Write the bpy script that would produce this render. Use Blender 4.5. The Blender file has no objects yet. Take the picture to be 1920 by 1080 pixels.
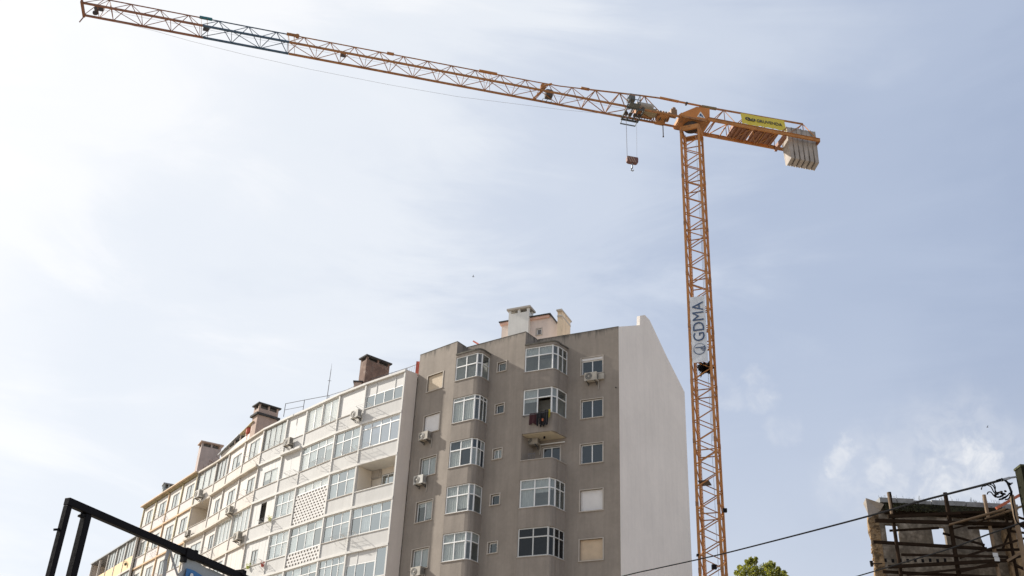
import bpy, math, random
from math import sin, cos, tan, radians, pi, atan, atan2, hypot, sqrt
from mathutils import Vector, Matrix
random.seed(7)
S = bpy.context.scene
COL = S.collection

# ------------------------------------------------------------------ camera
FPX, VX, VY = 1990.0, 167.0, 3460.0           # focal length and zenith vanishing point, in pixels of a 1920 wide picture
PITCH = atan(FPX / hypot(VX, VY)); ROLL = atan2(VX, VY)
EYE = Vector((0, 0, 1.6))
FW = Vector((0, cos(PITCH), sin(PITCH)))
RT0 = Vector((1, 0, 0)); UP0 = RT0.cross(FW)
RT = RT0 * cos(ROLL) + UP0 * sin(ROLL)
UP = -RT0 * sin(ROLL) + UP0 * cos(ROLL)
cam = bpy.data.cameras.new('camera'); camo = bpy.data.objects.new('camera', cam); COL.objects.link(camo)
m3 = Matrix((RT, UP, -FW)).transposed()
camo.matrix_world = Matrix.Translation(EYE) @ m3.to_4x4()
cam.sensor_width = 36; cam.lens = FPX / 1920 * 36
cam.clip_start = 0.1; cam.clip_end = 6000
S.camera = camo

# ------------------------------------------------------------------ light
SUN_AZ, SUN_EL = radians(-68), radians(33)
SD = Vector((sin(SUN_AZ) * cos(SUN_EL), cos(SUN_AZ) * cos(SUN_EL), sin(SUN_EL)))
sun = bpy.data.lights.new('sun', 'SUN'); sun.energy = 5.0; sun.angle = radians(1.2); sun.color = (1, .945, .865)
suno = bpy.data.objects.new('sun', sun); COL.objects.link(suno)
suno.rotation_euler = SD.to_track_quat('Z', 'Y').to_euler()

W = bpy.data.worlds.new('World'); S.world = W; W.use_nodes = True
nt = W.node_tree; N = nt.nodes; L = nt.links; N.clear()
def nd(t, **k):
    n = N.new(t)
    for a, b in k.items(): setattr(n, a, b)
    return n
def lk(a, b): L.new(a, b)
def mth(op, a, b=None, c=None, clamp=False):
    n = nd('ShaderNodeMath', operation=op); n.use_clamp = clamp
    for i, v in enumerate((a, b, c)):
        if v is None: continue
        if isinstance(v, (int, float)): n.inputs[i].default_value = v
        else: lk(v, n.inputs[i])
    return n.outputs[0]
def vmth(op, a, b=None):
    n = nd('ShaderNodeVectorMath', operation=op)
    for i, v in enumerate((a, b)):
        if v is None: continue
        if isinstance(v, (tuple, Vector)): n.inputs[i].default_value = tuple(v)
        else: lk(v, n.inputs[i])
    return n.outputs['Value'] if op in ('DOT_PRODUCT', 'LENGTH', 'DISTANCE') else n.outputs['Vector']
def mixc(f, a, b):
    n = nd('ShaderNodeMix', data_type='RGBA')
    for i, v in ((0, f), (6, a), (7, b)):
        if isinstance(v, (int, float)): n.inputs[i].default_value = v
        elif isinstance(v, tuple): n.inputs[i].default_value = v + (1,)
        else: lk(v, n.inputs[i])
    return n.outputs[2]
def smooth(x, a, b):
    n = nd('ShaderNodeMapRange', interpolation_type='SMOOTHSTEP'); lk(x, n.inputs[0])
    n.inputs[1].default_value = a; n.inputs[2].default_value = b
    return n.outputs[0]
sky = nd('ShaderNodeTexSky', sky_type='NISHITA'); sky.sun_disc = False
sky.sun_elevation = SUN_EL; sky.sun_rotation = SUN_AZ; sky.air_density = 1.0; sky.dust_density = 1.5; sky.ozone_density = 1.5
SKY_STRENGTH = 0.10
D = nd('ShaderNodeTexCoord').outputs['Generated']
DN = vmth('NORMALIZE', D)
ang = mth('ARCCOSINE', vmth('DOT_PRODUCT', DN, tuple(SD)))                 # angle from the sun, radians
def noise(vec, sc, det=5, rough=.55, dist=0.0):
    n = nd('ShaderNodeTexNoise'); lk(vec, n.inputs['Vector']); n.inputs['Scale'].default_value = sc
    n.inputs['Detail'].default_value = det; n.inputs['Roughness'].default_value = rough; n.inputs['Distortion'].default_value = dist
    return n.outputs['Fac']
# thin high cloud: brightness falls off with the angle from the sun, torn into soft wisps
stre = vmth('MULTIPLY', DN, (1.0, 1.0, 1.9))
n1 = noise(stre, 2.2, 6, .5, .4); n2 = noise(stre, 6.5, 6, .55, .3)
wisp = mth('ADD', mth('MULTIPLY', mth('SUBTRACT', n1, .5), .40), mth('MULTIPLY', mth('SUBTRACT', n2, .5), .13))
mpw = nd('ShaderNodeMapping'); lk(DN, mpw.inputs[0]); mpw.inputs['Rotation'].default_value = (0, radians(24), radians(20)); mpw.inputs['Scale'].default_value = (1.3, 1.6, 5.2)
n3 = noise(mpw.outputs[0], 2.0, 7, .58, .9); n4 = noise(mpw.outputs[0], 5.5, 7, .62, .6)
streakw = mth('ADD', mth('MULTIPLY', smooth(n3, .38, .76), .18), mth('MULTIPLY', mth('SUBTRACT', n4, .5), .08))
streakw = mth('MULTIPLY', mth('SUBTRACT', streakw, .045), mth('SUBTRACT', 1.0, mth('MULTIPLY', smooth(ang, .95, 1.5), .6)))
angw = mth('SUBTRACT', ang, mth('ADD', wisp, streakw))
ramp = nd('ShaderNodeValToRGB'); lk(mth('DIVIDE', angw, 1.6), ramp.inputs[0])
R_ = ramp.color_ramp; R_.interpolation = 'EASE'
stops = [(0.0, (1.25, 1.22, 1.15)), (.22, (1.06, 1.05, 1.04)), (.37, (.975, .98, .99)), (.50, (.84, .875, .925)),
         (.64, (.63, .69, .80)), (.79, (.46, .532, .68)), (.92, (.375, .448, .605)), (1.0, (.36, .425, .57))]
while len(R_.elements) < len(stops): R_.elements.new(.5)
for e, (p_, c_) in zip(R_.elements, stops): e.position = p_; e.color = c_ + (1,)
# paler towards the horizon
elev = nd('ShaderNodeSeparateXYZ'); lk(DN, elev.inputs[0]); ez = elev.outputs[2]
hor = mth('SUBTRACT', 1.0, smooth(ez, .10, .52))
veil = mixc(mth('MULTIPLY', hor, .62), ramp.outputs[0], vmth('MAXIMUM', ramp.outputs[0], (.80, .83, .875)))
# cumulus low on the right, placed by compass direction
CL = [(1588, 858, .018, .75), (1800, 895, .075, .42), (1640, 905, .050, .34),  (1800, 870, .034, .7), (1648, 888, .018, .65), (1712, 900, .018, .55), (1765, 905, .032, .8), (1825, 855, .022, 1.0), (1800, 885, .030, .8), (1855, 905, .035, .55), (1725, 930, .040, .5), (1900, 930, .04, .5), (1425, 738, .018, .38), (1375, 735, .018, .25), (1470, 805, .016, .2)]
warp = nd('ShaderNodeTexNoise'); lk(DN, warp.inputs['Vector']); warp.inputs['Scale'].default_value = 30; warp.inputs['Detail'].default_value = 6; warp.inputs['Roughness'].default_value = .62
wv = vmth('MULTIPLY', vmth('SUBTRACT', warp.outputs['Color'], (.5, .5, .5)), (.055, .055, .055))
DW = vmth('ADD', DN, wv)
acc = None
def rayd(x, y):
    return (FW * FPX + RT * (x - 960) - UP * (y - 540)).normalized()
for (cx, cy, r, a) in CL:
    dd = vmth('DISTANCE', DW, tuple(rayd(cx, cy)))
    mk_ = mth('MULTIPLY', mth('SUBTRACT', 1.0, smooth(dd, r * .35, r * 1.25)), a)
    acc = mk_ if acc is None else mth('MAXIMUM', acc, mk_)
sky2 = mixc(mth('MULTIPLY', acc, mth('MULTIPLY', mth('ADD', smooth(noise(DN, 42, 5, .6, .5), .34, .64), .45), .62), clamp=True) if False else mth('MULTIPLY', acc, mth('MULTIPLY', mth('ADD', smooth(noise(DN, 42, 5, .6, .5), .34, .64), .5), .66)), veil, (.86, .87, .89))
bgA = nd('ShaderNodeBackground'); lk(sky.outputs[0], bgA.inputs[0]); bgA.inputs[1].default_value = SKY_STRENGTH
bgB = nd('ShaderNodeBackground'); lk(sky2, bgB.inputs[0]); bgB.inputs[1].default_value = .80
mx = nd('ShaderNodeMixShader'); mx.inputs[0].default_value = .88
lk(bgA.outputs[0], mx.inputs[1]); lk(bgB.outputs[0], mx.inputs[2])
wo = nd('ShaderNodeOutputWorld'); lk(mx.outputs[0], wo.inputs[0])

S.view_settings.view_transform = 'Standard'; S.view_settings.look = 'None'
S.view_settings.exposure = 0.43; S.view_settings.gamma = 1
S.view_settings.use_curve_mapping = False
S.render.engine = 'CYCLES'

# ------------------------------------------------------------------ surveying helpers: a photo pixel to a point at a known height / distance / wall
def at_h(x, y, h):
    d = rayd(x, y); return EYE + d * ((h - EYE.z) / d.z)
def at_r(x, y, R):
    d = rayd(x, y); return EYE + d * (R / hypot(d.x, d.y))

# ------------------------------------------------------------------ materials
MATS = {}
def mat(name, col, rough=.8, var=.0, vscale=1.0, bump=0.0, bscale=20.0, metal=0.0, spec=.5, stretch=(1, 1, 1), streak=0.0, dirt=None, col2=None, c2=(.5, .7)):
    if name in MATS: return MATS[name]
    m = bpy.data.materials.new(name); m.use_nodes = True; t = m.node_tree; n = t.nodes; l = t.links
    b = n['Principled BSDF']; b.inputs['Roughness'].default_value = rough; b.inputs['Metallic'].default_value = metal
    b.inputs['Specular IOR Level'].default_value = spec
    tc = n.new('ShaderNodeTexCoord'); geo = n.new('ShaderNodeNewGeometry')
    mp = n.new('ShaderNodeMapping'); l.new(geo.outputs['Position'], mp.inputs[0]); mp.inputs['Scale'].default_value = stretch
    cur = None
    def rgb(c):
        q = n.new('ShaderNodeRGB'); q.outputs[0].default_value = tuple(c) + (1,); return q.outputs[0]
    cur = rgb(col)
    def nz(sc, det=6, r=.6, vec=None):
        q = n.new('ShaderNodeTexNoise'); q.inputs['Scale'].default_value = sc; q.inputs['Detail'].default_value = det; q.inputs['Roughness'].default_value = r
        l.new(vec or mp.outputs[0], q.inputs['Vector']); return q.outputs['Fac']
    def mr(x, a, b_, c, d_):
        q = n.new('ShaderNodeMapRange'); l.new(x, q.inputs[0])
        for i, v in enumerate((a, b_, c, d_)): q.inputs[i + 1].default_value = v
        return q.outputs[0]
    def mix(f, a, b_, bt='MIX'):
        q = n.new('ShaderNodeMix'); q.data_type = 'RGBA'; q.blend_type = bt
        if isinstance(f, float): q.inputs[0].default_value = f
        else: l.new(f, q.inputs[0])
        l.new(a, q.inputs[6]); l.new(b_, q.inputs[7]); return q.outputs[2]
    if col2 is not None:
        cur = mix(mr(nz(vscale * 1.7), c2[0], c2[1], 0, 1), cur, rgb(col2))
    if var:
        v = mr(nz(vscale), .3, .7, 1 - var, 1 + var * .6)
        q = n.new('ShaderNodeVectorMath'); q.operation = 'SCALE'; l.new(cur, q.inputs[0]); l.new(v, q.inputs['Scale']); cur = q.outputs[0]
        v = mr(nz(vscale * 9), .3, .7, 1 - var * .4, 1 + var * .3)
        q = n.new('ShaderNodeVectorMath'); q.operation = 'SCALE'; l.new(cur, q.inputs[0]); l.new(v, q.inputs['Scale']); cur = q.outputs[0]
    if streak:
        mp2 = n.new('ShaderNodeMapping'); l.new(geo.outputs['Position'], mp2.inputs[0]); mp2.inputs['Scale'].default_value = (2.6, 2.6, .16)
        s_ = mr(nz(1.0, 5, .6, mp2.outputs[0]), .42, .75, 0, streak)
        cur = mix(s_, cur, rgb([c * .42 for c in col]))
    if dirt:   # (z of the edge the dirt runs down from, length, colour)
        sx = n.new('ShaderNodeSeparateXYZ'); l.new(geo.outputs['Position'], sx.inputs[0])
        mp3 = n.new('ShaderNodeMapping'); l.new(geo.outputs['Position'], mp3.inputs[0]); mp3.inputs['Scale'].default_value = (3.4, 3.4, .35)
        k = mr(nz(1.0, 6, .7, mp3.outputs[0]), .3, .7, 0.0, 1.0)
        q = n.new('ShaderNodeMath'); q.operation = 'MULTIPLY_ADD'; l.new(k, q.inputs[0]); q.inputs[1].default_value = dirt[1]; l.new(sx.outputs[2], q.inputs[2])
        f = mr(q.outputs[0], dirt[0] + dirt[1] * .25, dirt[0] + dirt[1] * .85, 0, .8)
        cur = mix(f, cur, rgb(dirt[2]))
    l.new(cur, b.inputs['Base Color'])
    if bump:
        q = n.new('ShaderNodeBump'); q.inputs['Strength'].default_value = bump; q.inputs['Distance'].default_value = .02
        l.new(nz(bscale), q.inputs['Height']); l.new(q.outputs[0], b.inputs['Normal'])
    MATS[name] = m; return m

def glass(name, tint=(.62, .68, .70), refl=.30, through=.55, body=(.05, .06, .065)):
    """window glass: mirrors the sky, lets the blind or room behind show, a film of dust"""
    if name in MATS: return MATS[name]
    m = bpy.data.materials.new(name); m.use_nodes = True; t = m.node_tree; n = t.nodes; l = t.links
    n.clear()
    out = n.new('ShaderNodeOutputMaterial')
    g = n.new('ShaderNodeBsdfGlossy'); g.inputs['Roughness'].default_value = .04; g.inputs['Color'].default_value = (.86, .93, .92, 1)
    tr = n.new('ShaderNodeBsdfTransparent'); tr.inputs[0].default_value = tint + (1,)
    df = n.new('ShaderNodeBsdfDiffuse'); df.inputs[0].default_value = body + (1,)
    m1 = n.new('ShaderNodeMixShader'); m1.inputs[0].default_value = through; l.new(df.outputs[0], m1.inputs[1]); l.new(tr.outputs[0], m1.inputs[2])
    fr = n.new('ShaderNodeFresnel'); fr.inputs[0].default_value = 1.5
    ad = n.new('ShaderNodeMath'); ad.operation = 'MULTIPLY_ADD'; l.new(fr.outputs[0], ad.inputs[0]); ad.inputs[1].default_value = .36; ad.inputs[2].default_value = refl * .16
    ad.use_clamp = True
    geo = n.new('ShaderNodeNewGeometry'); nz = n.new('ShaderNodeTexNoise'); nz.inputs['Scale'].default_value = 1.3; nz.inputs['Detail'].default_value = 2
    l.new(geo.outputs['Position'], nz.inputs['Vector'])
    bp = n.new('ShaderNodeBump'); bp.inputs['Strength'].default_value = .25; bp.inputs['Distance'].default_value = .02; l.new(nz.outputs['Fac'], bp.inputs['Height'])
    l.new(bp.outputs[0], g.inputs['Normal'])
    m2 = n.new('ShaderNodeMixShader'); l.new(ad.outputs[0], m2.inputs[0]); l.new(m1.outputs[0], m2.inputs[1]); l.new(g.outputs[0], m2.inputs[2])
    l.new(m2.outputs[0], out.inputs[0]); MATS[name] = m; return m

# ------------------------------------------------------------------ mesh building
BASE = {}      # object -> world position its vertices are relative to
class MB:
    def __init__(s): s.v = []; s.f = []
    def add(s, vs, fs):
        o = len(s.v); s.v += [tuple(v) for v in vs]; s.f += [tuple(i + o for i in f) for f in fs]; return s
    def quad(s, a, b, c, d): return s.add([a, b, c, d], [(0, 1, 2, 3)])
    def hexa(s, p):         # p: bottom four, top four
        return s.add(p, [(3, 2, 1, 0), (4, 5, 6, 7), (0, 1, 5, 4), (1, 2, 6, 5), (2, 3, 7, 6), (3, 0, 4, 7)])
    def box(s, x0, x1, y0, y1, z0, z1):
        return s.hexa([(x0, y0, z0), (x1, y0, z0), (x1, y1, z0), (x0, y1, z0), (x0, y0, z1), (x1, y0, z1), (x1, y1, z1), (x0, y1, z1)])
    def fbox(s, F, s0, s1, d0, d1, z0, z1):
        p = [F.p(*q) for q in ((s0, d0, z0), (s1, d0, z0), (s1, d1, z0), (s0, d1, z0), (s0, d0, z1), (s1, d0, z1), (s1, d1, z1), (s0, d1, z1))]
        return s.hexa(p)
    def bar(s, a, b, w, h=None, up=None, ext=0.0):
        """square bar between two points"""
        a = Vector(a); b = Vector(b); h = h or w
        d = (b - a).normalized(); a = a - d * ext; b = b + d * ext
        u = Vector(up) if up is not None else (Vector((0, 0, 1)) if abs(d.z) < .9 else Vector((1, 0, 0)))
        x = d.cross(u).normalized(); y = x.cross(d).normalized()
        x *= w / 2; y *= h / 2
        return s.hexa([a - x - y, a + x - y, b + x - y, b - x - y, a - x + y, a + x + y, b + x + y, b - x + y])
    def tube(s, a, b, r, r2=None, n=6, cap=True):
        a = Vector(a); b = Vector(b); r2 = r if r2 is None else r2; d = (b - a).normalized()
        u = Vector((0, 0, 1)) if abs(d.z) < .9 else Vector((1, 0, 0))
        x = d.cross(u).normalized(); y = x.cross(d).normalized()
        vs = [a + (x * cos(2 * pi * i / n) + y * sin(2 * pi * i / n)) * r for i in range(n)] + [b + (x * cos(2 * pi * i / n) + y * sin(2 * pi * i / n)) * r2 for i in range(n)]
        fs = [(i, (i + 1) % n, n + (i + 1) % n, n + i) for i in range(n)]
        if cap: fs += [tuple(range(n))[::-1], tuple(range(n, 2 * n))]
        return s.add(vs, fs)
    def path(s, pts, r, n=6):
        pts = [Vector(p) for p in pts]; rings = []
        for i, p in enumerate(pts):
            d = (pts[min(i + 1, len(pts) - 1)] - pts[max(i - 1, 0)]).normalized()
            u = Vector((0, 0, 1)) if abs(d.z) < .9 else Vector((1, 0, 0))
            x = d.cross(u).normalized(); y = x.cross(d).normalized()
            rr = r[i] if isinstance(r, (list, tuple)) else r
            rings.append([p + (x * cos(2 * pi * k / n) + y * sin(2 * pi * k / n)) * rr for k in range(n)])
        vs = [q for g in rings for q in g]
        fs = [(i * n + k, i * n + (k + 1) % n, (i + 1) * n + (k + 1) % n, (i + 1) * n + k) for i in range(len(pts) - 1) for k in range(n)]
        fs += [tuple(range(n))[::-1], tuple(range((len(pts) - 1) * n, len(pts) * n))]
        return s.add(vs, fs)
    def prism(s, poly, z0, z1):
        n = len(poly)
        return s.add([(x, y, z0) for x, y in poly] + [(x, y, z1) for x, y in poly],
                     [tuple(range(n))[::-1], tuple(range(n, 2 * n))] + [(i, (i + 1) % n, n + (i + 1) % n, n + i) for i in range(n)])
    def build(s, name, m, parent=None, smooth=False):
        base = BASE.get(parent, Vector((0, 0, 0))) if parent else Vector((0, 0, 0))
        me = bpy.data.meshes.new(name); me.from_pydata([(x - base.x, y - base.y, z - base.z) for x, y, z in s.v], [], s.f)
        if smooth: me.polygons.foreach_set('use_smooth', [True] * len(me.polygons))
        me.materials.append(m); me.update()
        o = bpy.data.objects.new(name, me); COL.objects.link(o)
        if parent: o.parent = parent; BASE[o] = base
        return o
    def thing(s, name, m, label, cat, group=None, smooth=False):
        """a thing that is a single mesh, origin at its base"""
        xs = [v[0] for v in s.v]; ys = [v[1] for v in s.v]; zs = [v[2] for v in s.v]
        c = Vector(((min(xs) + max(xs)) / 2, (min(ys) + max(ys)) / 2, min(zs)))
        s.v = [(x - c.x, y - c.y, z - c.z) for x, y, z in s.v]
        o = s.build(name, m, None, smooth); o.location = c; tag(o, label, cat, group); BASE[o] = c
        return o
def tag(o, label=None, cat=None, group=None, kind=None):
    if label: o['label'] = label
    if cat: o['category'] = cat
    if group: o['group'] = group
    if kind: o['kind'] = kind
def thing(name, loc, label, cat, group=None, rz=0):
    o = bpy.data.objects.new(name, None); COL.objects.link(o); o.location = loc; o.rotation_euler = (0, 0, rz)
    o.empty_display_size = .5
    tag(o, label, cat, group); BASE[o] = Vector(loc); return o
KIDS = {}
def copy_tree(o, parent=None, name=None):
    c = o.copy(); COL.objects.link(c)
    if parent: c.parent = parent
    for ch in [x for x in bpy.data.objects if x.parent == o]: copy_tree(ch, c)
    return c
def text_mesh(txt, size, ext=.006, bold=0.0, shear=0.0, space=1.0):
    cu = bpy.data.curves.new('lettering', 'FONT'); cu.body = txt; cu.size = size; cu.extrude = ext; cu.offset = bold; cu.shear = shear; cu.space_character = space
    cu.resolution_u = 3
    o = bpy.data.objects.new('lettering_tmp', cu); COL.objects.link(o)
    dg = bpy.context.evaluated_depsgraph_get(); me = bpy.data.meshes.new_from_object(o.evaluated_get(dg))
    vs = [v.co.copy() for v in me.vertices]; fs = [tuple(p.vertices) for p in me.polygons]
    bpy.data.objects.remove(o); bpy.data.curves.remove(cu); bpy.data.meshes.remove(me)
    return vs, fs

class Facet:
    """a vertical plane: s runs along it, d towards the outside, z up"""
    def __init__(s, a, b, flip=False):
        s.a = Vector((a[0], a[1], 0)); b = Vector((b[0], b[1], 0)); s.t = (b - s.a).normalized(); s.len = (b - s.a).length
        s.n = Vector((s.t.y, -s.t.x, 0))
        if s.n.dot(EYE - s.a) < 0: s.n = -s.n
        if flip: s.n = -s.n
    def p(s, q, d=0, z=0): v = s.a + s.t * q + s.n * d; return (v.x, v.y, z)
    def px(s, x, y, off=0):
        d = rayd(x, y); a2 = s.a + s.n * off; k = (a2 - EYE).dot(s.n) / d.dot(s.n); P = EYE + d * k
        return (P - s.a).dot(s.t), P.z
    def rz(s): return atan2(s.t.y, s.t.x)

def wall(F, s0, s1, z0, z1, openings, reveal=.18):
    """plaster face with true openings and their reveals (one mesh)"""
    m = MB(); ss = sorted({s0, s1, *[v for o in openings for v in o[:2]]}); zs = sorted({z0, z1, *[v for o in openings for v in o[2:4]]})
    ss = [v for v in ss if s0 <= v <= s1]; zs = [v for v in zs if z0 <= v <= z1]
    for i in range(len(ss) - 1):
        for j in range(len(zs) - 1):
            cs = (ss[i] + ss[i + 1]) / 2; cz = (zs[j] + zs[j + 1]) / 2
            if any(o[0] < cs < o[1] and o[2] < cz < o[3] for o in openings): continue
            m.quad(F.p(ss[i], 0, zs[j]), F.p(ss[i + 1], 0, zs[j]), F.p(ss[i + 1], 0, zs[j + 1]), F.p(ss[i], 0, zs[j + 1]))
    for a, b, c, d in [o[:4] for o in openings]:
        for (q, r) in (((a, c), (b, c)), ((b, c), (b, d)), ((b, d), (a, d)), ((a, d), (a, c))):
            m.quad(F.p(q[0], 0, q[1]), F.p(r[0], 0, r[1]), F.p(r[0], -reveal, r[1]), F.p(q[0], -reveal, q[1]))
    return m
def room(m, F, a, b, c, d, d0, depth):
    """the dim room seen through an opening"""
    k = .25
    P = lambda s, dd, z: F.p(s, dd, z)
    a2, b2, c2, d2 = a - k, b + k, c - k, d + .1
    m.quad(P(a2, -depth, c2), P(b2, -depth, c2), P(b2, -depth, d2), P(a2, -depth, d2))
    m.quad(P(a2, d0, c2), P(a2, -depth, c2), P(a2, -depth, d2), P(a2, d0, d2))
    m.quad(P(b2, d0, c2), P(b2, -depth, c2), P(b2, -depth, d2), P(b2, d0, d2))
    m.quad(P(a2, d0, d2), P(b2, d0, d2), P(b2, -depth, d2), P(a2, -depth, d2))
    m.quad(P(a2, d0, c2), P(b2, d0, c2), P(b2, -depth, c2), P(a2, -depth, c2))

def window(root, F, a, b, c, d, cols=2, transom=None, off=-.10, bar=.055, fm=None, gm=None, single=True, name='window', edges=None, low_panes=None, blind=None, blindm=None, open_cell=None):
    """frame bars in one mesh, each pane a sub-part. transom: height fraction of the upper row"""
    fm = fm or M_white; gm = gm or G_sky
    m = MB(); o1, o0 = off, off - .05
    m.fbox(F, a, b, o0, o1, c, c + bar); m.fbox(F, a, b, o0, o1, d - bar, d)
    m.fbox(F, a, a + bar, o0, o1, c + bar, d - bar); m.fbox(F, b - bar, b, o0, o1, c + bar, d - bar)
    xs = edges or [a + (b - a) * i / cols for i in range(cols + 1)]
    zt = d - (d - c) * transom if transom else None
    for x in xs[1:-1]: m.fbox(F, x - bar / 2, x + bar / 2, o0 - .004, o1 + .004, c + bar, d - bar)
    if zt: m.fbox(F, a + bar, b - bar, o0 - .002, o1 + .008, zt - bar / 2, zt + bar / 2)
    w = m.build(name, fm, root)
    rows = [(c + bar, (zt or d) - bar / 2)] + ([(zt + bar / 2, d - bar)] if zt else [])
    g = MB()
    for ri, (z0, z1) in enumerate(rows):
        for i in range(len(xs) - 1):
            if open_cell and (ri, i) in open_cell: continue
            q = g if not single else MB()
            e = off - .025; tl = random.uniform(-.004, .004)
            q.quad(F.p(xs[i] + bar * .3, e, z0), F.p(xs[i + 1] - bar * .3, e + tl, z0), F.p(xs[i + 1] - bar * .3, e + tl, z1), F.p(xs[i] + bar * .3, e, z1))
            if single:
                mm = gm[(i + ri * 3) % len(gm)] if isinstance(gm, (list, tuple)) else gm
                q.build('pane', mm, w)
    if not single and g.v: g.build('glazing', gm[0] if isinstance(gm, (list, tuple)) else gm, w)
    if blind:          # fraction lowered, hanging just inside the glass; a list gives each column its own
        bl = blind if isinstance(blind, (list, tuple)) else [blind] * (len(xs) - 1)
        q = MB()
        for i, f in enumerate(bl):
            if f <= 0: continue
            e = off - .05; n = 5
            zb = d - bar - (d - c - 2 * bar) * f
            xa, xb = xs[i] + .01, xs[i + 1] - .01
            for k in range(n):      # folds
                u0 = xa + (xb - xa) * k / n; u1 = xa + (xb - xa) * (k + 1) / n; um = (u0 + u1) / 2
                q.quad(F.p(u0, e, zb), F.p(um, e - .03, zb), F.p(um, e - .03, d - bar), F.p(u0, e, d - bar))
                q.quad(F.p(um, e - .03, zb), F.p(u1, e, zb), F.p(u1, e, d - bar), F.p(um, e - .03, d - bar))
        if q.v: q.build('curtain', blindm or M_curtain, w)
    return w
def shutter(root, F, a, b, c, d, m_, off=-.09, pitch=.06):
    m = MB(); n = max(4, int((d - c) / pitch)); h = (d - c) / n
    for i in range(n):
        z = c + i * h
        m.quad(F.p(a, off, z), F.p(b, off, z), F.p(b, off + .012, z + h * .75), F.p(a, off + .012, z + h * .75))
        m.quad(F.p(a, off + .012, z + h * .75), F.p(b, off + .012, z + h * .75), F.p(b, off, z + h), F.p(a, off, z + h))
    return m.build('roller_shutter', m_, root)
def surround(root, F, a, b, c, d, m_, w=.065, proud=.03):
    m = MB()
    m.fbox(F, a - w, b + w, -.02, proud, d, d + w * .7); m.fbox(F, a - w, b + w, -.02, proud + .03, c - w * .8, c)
    m.fbox(F, a - w, a, -.02, proud, c, d); m.fbox(F, b, b + w, -.02, proud, c, d)
    return m.build('window_surround', m_, root)

# palette
M_grey = mat('grey_plaster', (.295, .255, .215), .92, .14, .55, .25, 30, streak=.30, dirt=(31.95, 1.15, (.045, .043, .036)))
M_greyb = mat('grey_plaster_bay', (.292, .253, .215), .92, .14, .8, .25, 30, streak=.36)
M_dirt = mat('weathered_slab', (.13, .12, .10), .95, .4, 2.0, .4, 25)
M_gable = mat('pale_render', (.88, .81, .73), .9, .06, .35, .15, 40, streak=.10, dirt=(35.5, .9, (.42, .38, .33)))
M_penth = mat('cream_pink_render', (.74, .62, .54), .9, .10, .8, .15, 30, streak=.2)
M_chimw = mat('white_render_chimney', (.74, .72, .67), .9, .08, .8, .15, 30, streak=.2)
M_chimy = mat('yellowish_render_chimney', (.70, .56, .40), .9, .12, 1.2, .15, 30, streak=.35)
M_trim = mat('concrete_trim', (.46, .42, .37), .9, .15, 3, .2, 40)
M_beige = mat('stone_surround', (.47, .42, .36), .85, .1, 3, .1, 40)
M_white = mat('white_aluminium', (.78, .78, .76), .45, .06, 6)
M_whitep = mat('white_painted_wall', (.555, .545, .52), .85, .06, .7, .15, 30, streak=.16)
M_creamp = mat('cream_painted_wall', (.585, .545, .495), .85, .07, .7, .15, 30, streak=.20)
M_slab = mat('painted_slab_edge', (.67, .65, .61), .85, .08, 1.5, .2, 30, streak=.15)
M_slabc = mat('stained_slab_edge', (.62, .56, .48), .9, .15, 1.5, .3, 30, streak=.3)
M_endw = mat('beige_end_wall', (.70, .62, .54), .9, .06, .6, .15, 30, streak=.14)
M_inner = mat('loggia_inner_wall', (.74, .67, .57), .9, .06, 1, .1, 30)
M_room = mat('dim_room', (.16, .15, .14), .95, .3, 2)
M_roomp = mat('pale_room', (.62, .62, .59), .95, .2, 2)
M_curtain = mat('curtain', (.74, .74, .71), .9, .12, 5)
M_curtg = mat('grey_blind', (.40, .42, .42), .9, .1, 5)
M_shutw = mat('white_shutter', (.74, .72, .70), .6, .05, 2)
M_shutb = mat('beige_shutter', (.62, .55, .45), .6, .06, 2)
M_shuttan = mat('tan_shutter', (.60, .47, .33), .6, .10, 2)
M_shutg = mat('grey_beige_shutter', (.60, .50, .37), .6, .05, 2)
M_darkf = mat('dark_window_frame', (.07, .065, .06), .5, .2, 8)
M_orange = mat('orange_trim', (.58, .40, .24), .8, .2, 2)
M_yell = mat('yellow_ochre_panel', (.78, .58, .33), .85, .08, 1, .1, 30, streak=.15)
M_yellt = mat('yellow_trim', (.50, .43, .27), .8, .25, 2)
G_sky = glass('glass_pale', (.84, .87, .87), .42, .72, (.17, .19, .19))
G_dark = glass('glass_blue_dark', (.35, .40, .45), .34, .45, (.03, .04, .055))
G_black = glass('glass_black', (.3, .3, .32), .10, .5, (.025, .025, .028))
G_violet = glass('glass_violet', (.6, .62, .75), .42, .45, (.16, .17, .24))
M_metal = mat('grey_steel', (.30, .31, .32), .5, .2, 5, metal=.5)
M_black = mat('black_steel', (.008, .0065, .0075), .6, .3, 4, .1, 20, spec=.12)
M_acw = mat('air_conditioner_casing', (.46, .425, .36), .6, .15, 4)
M_acg = mat('air_conditioner_grille', (.10, .10, .10), .6, .2, 6)
M_rail = mat('thin_dark_rail', (.12, .12, .13), .6)
M_red = mat('red_oxide_paint', (.50, .12, .08), .8, .2, 3)
M_brick = mat('brown_brick_chimney', (.20, .13, .10), .95, .35, 1.5, .4, 18, streak=.5, col2=(.30, .23, .19))
M_taupe = mat('taupe_chimney', (.45, .34, .28), .95, .15, 1.2, .3, 20, streak=.3)
M_asbes = mat('dark_cap_slab', (.055, .052, .05), .95, .3, 2, .3, 20)

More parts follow.
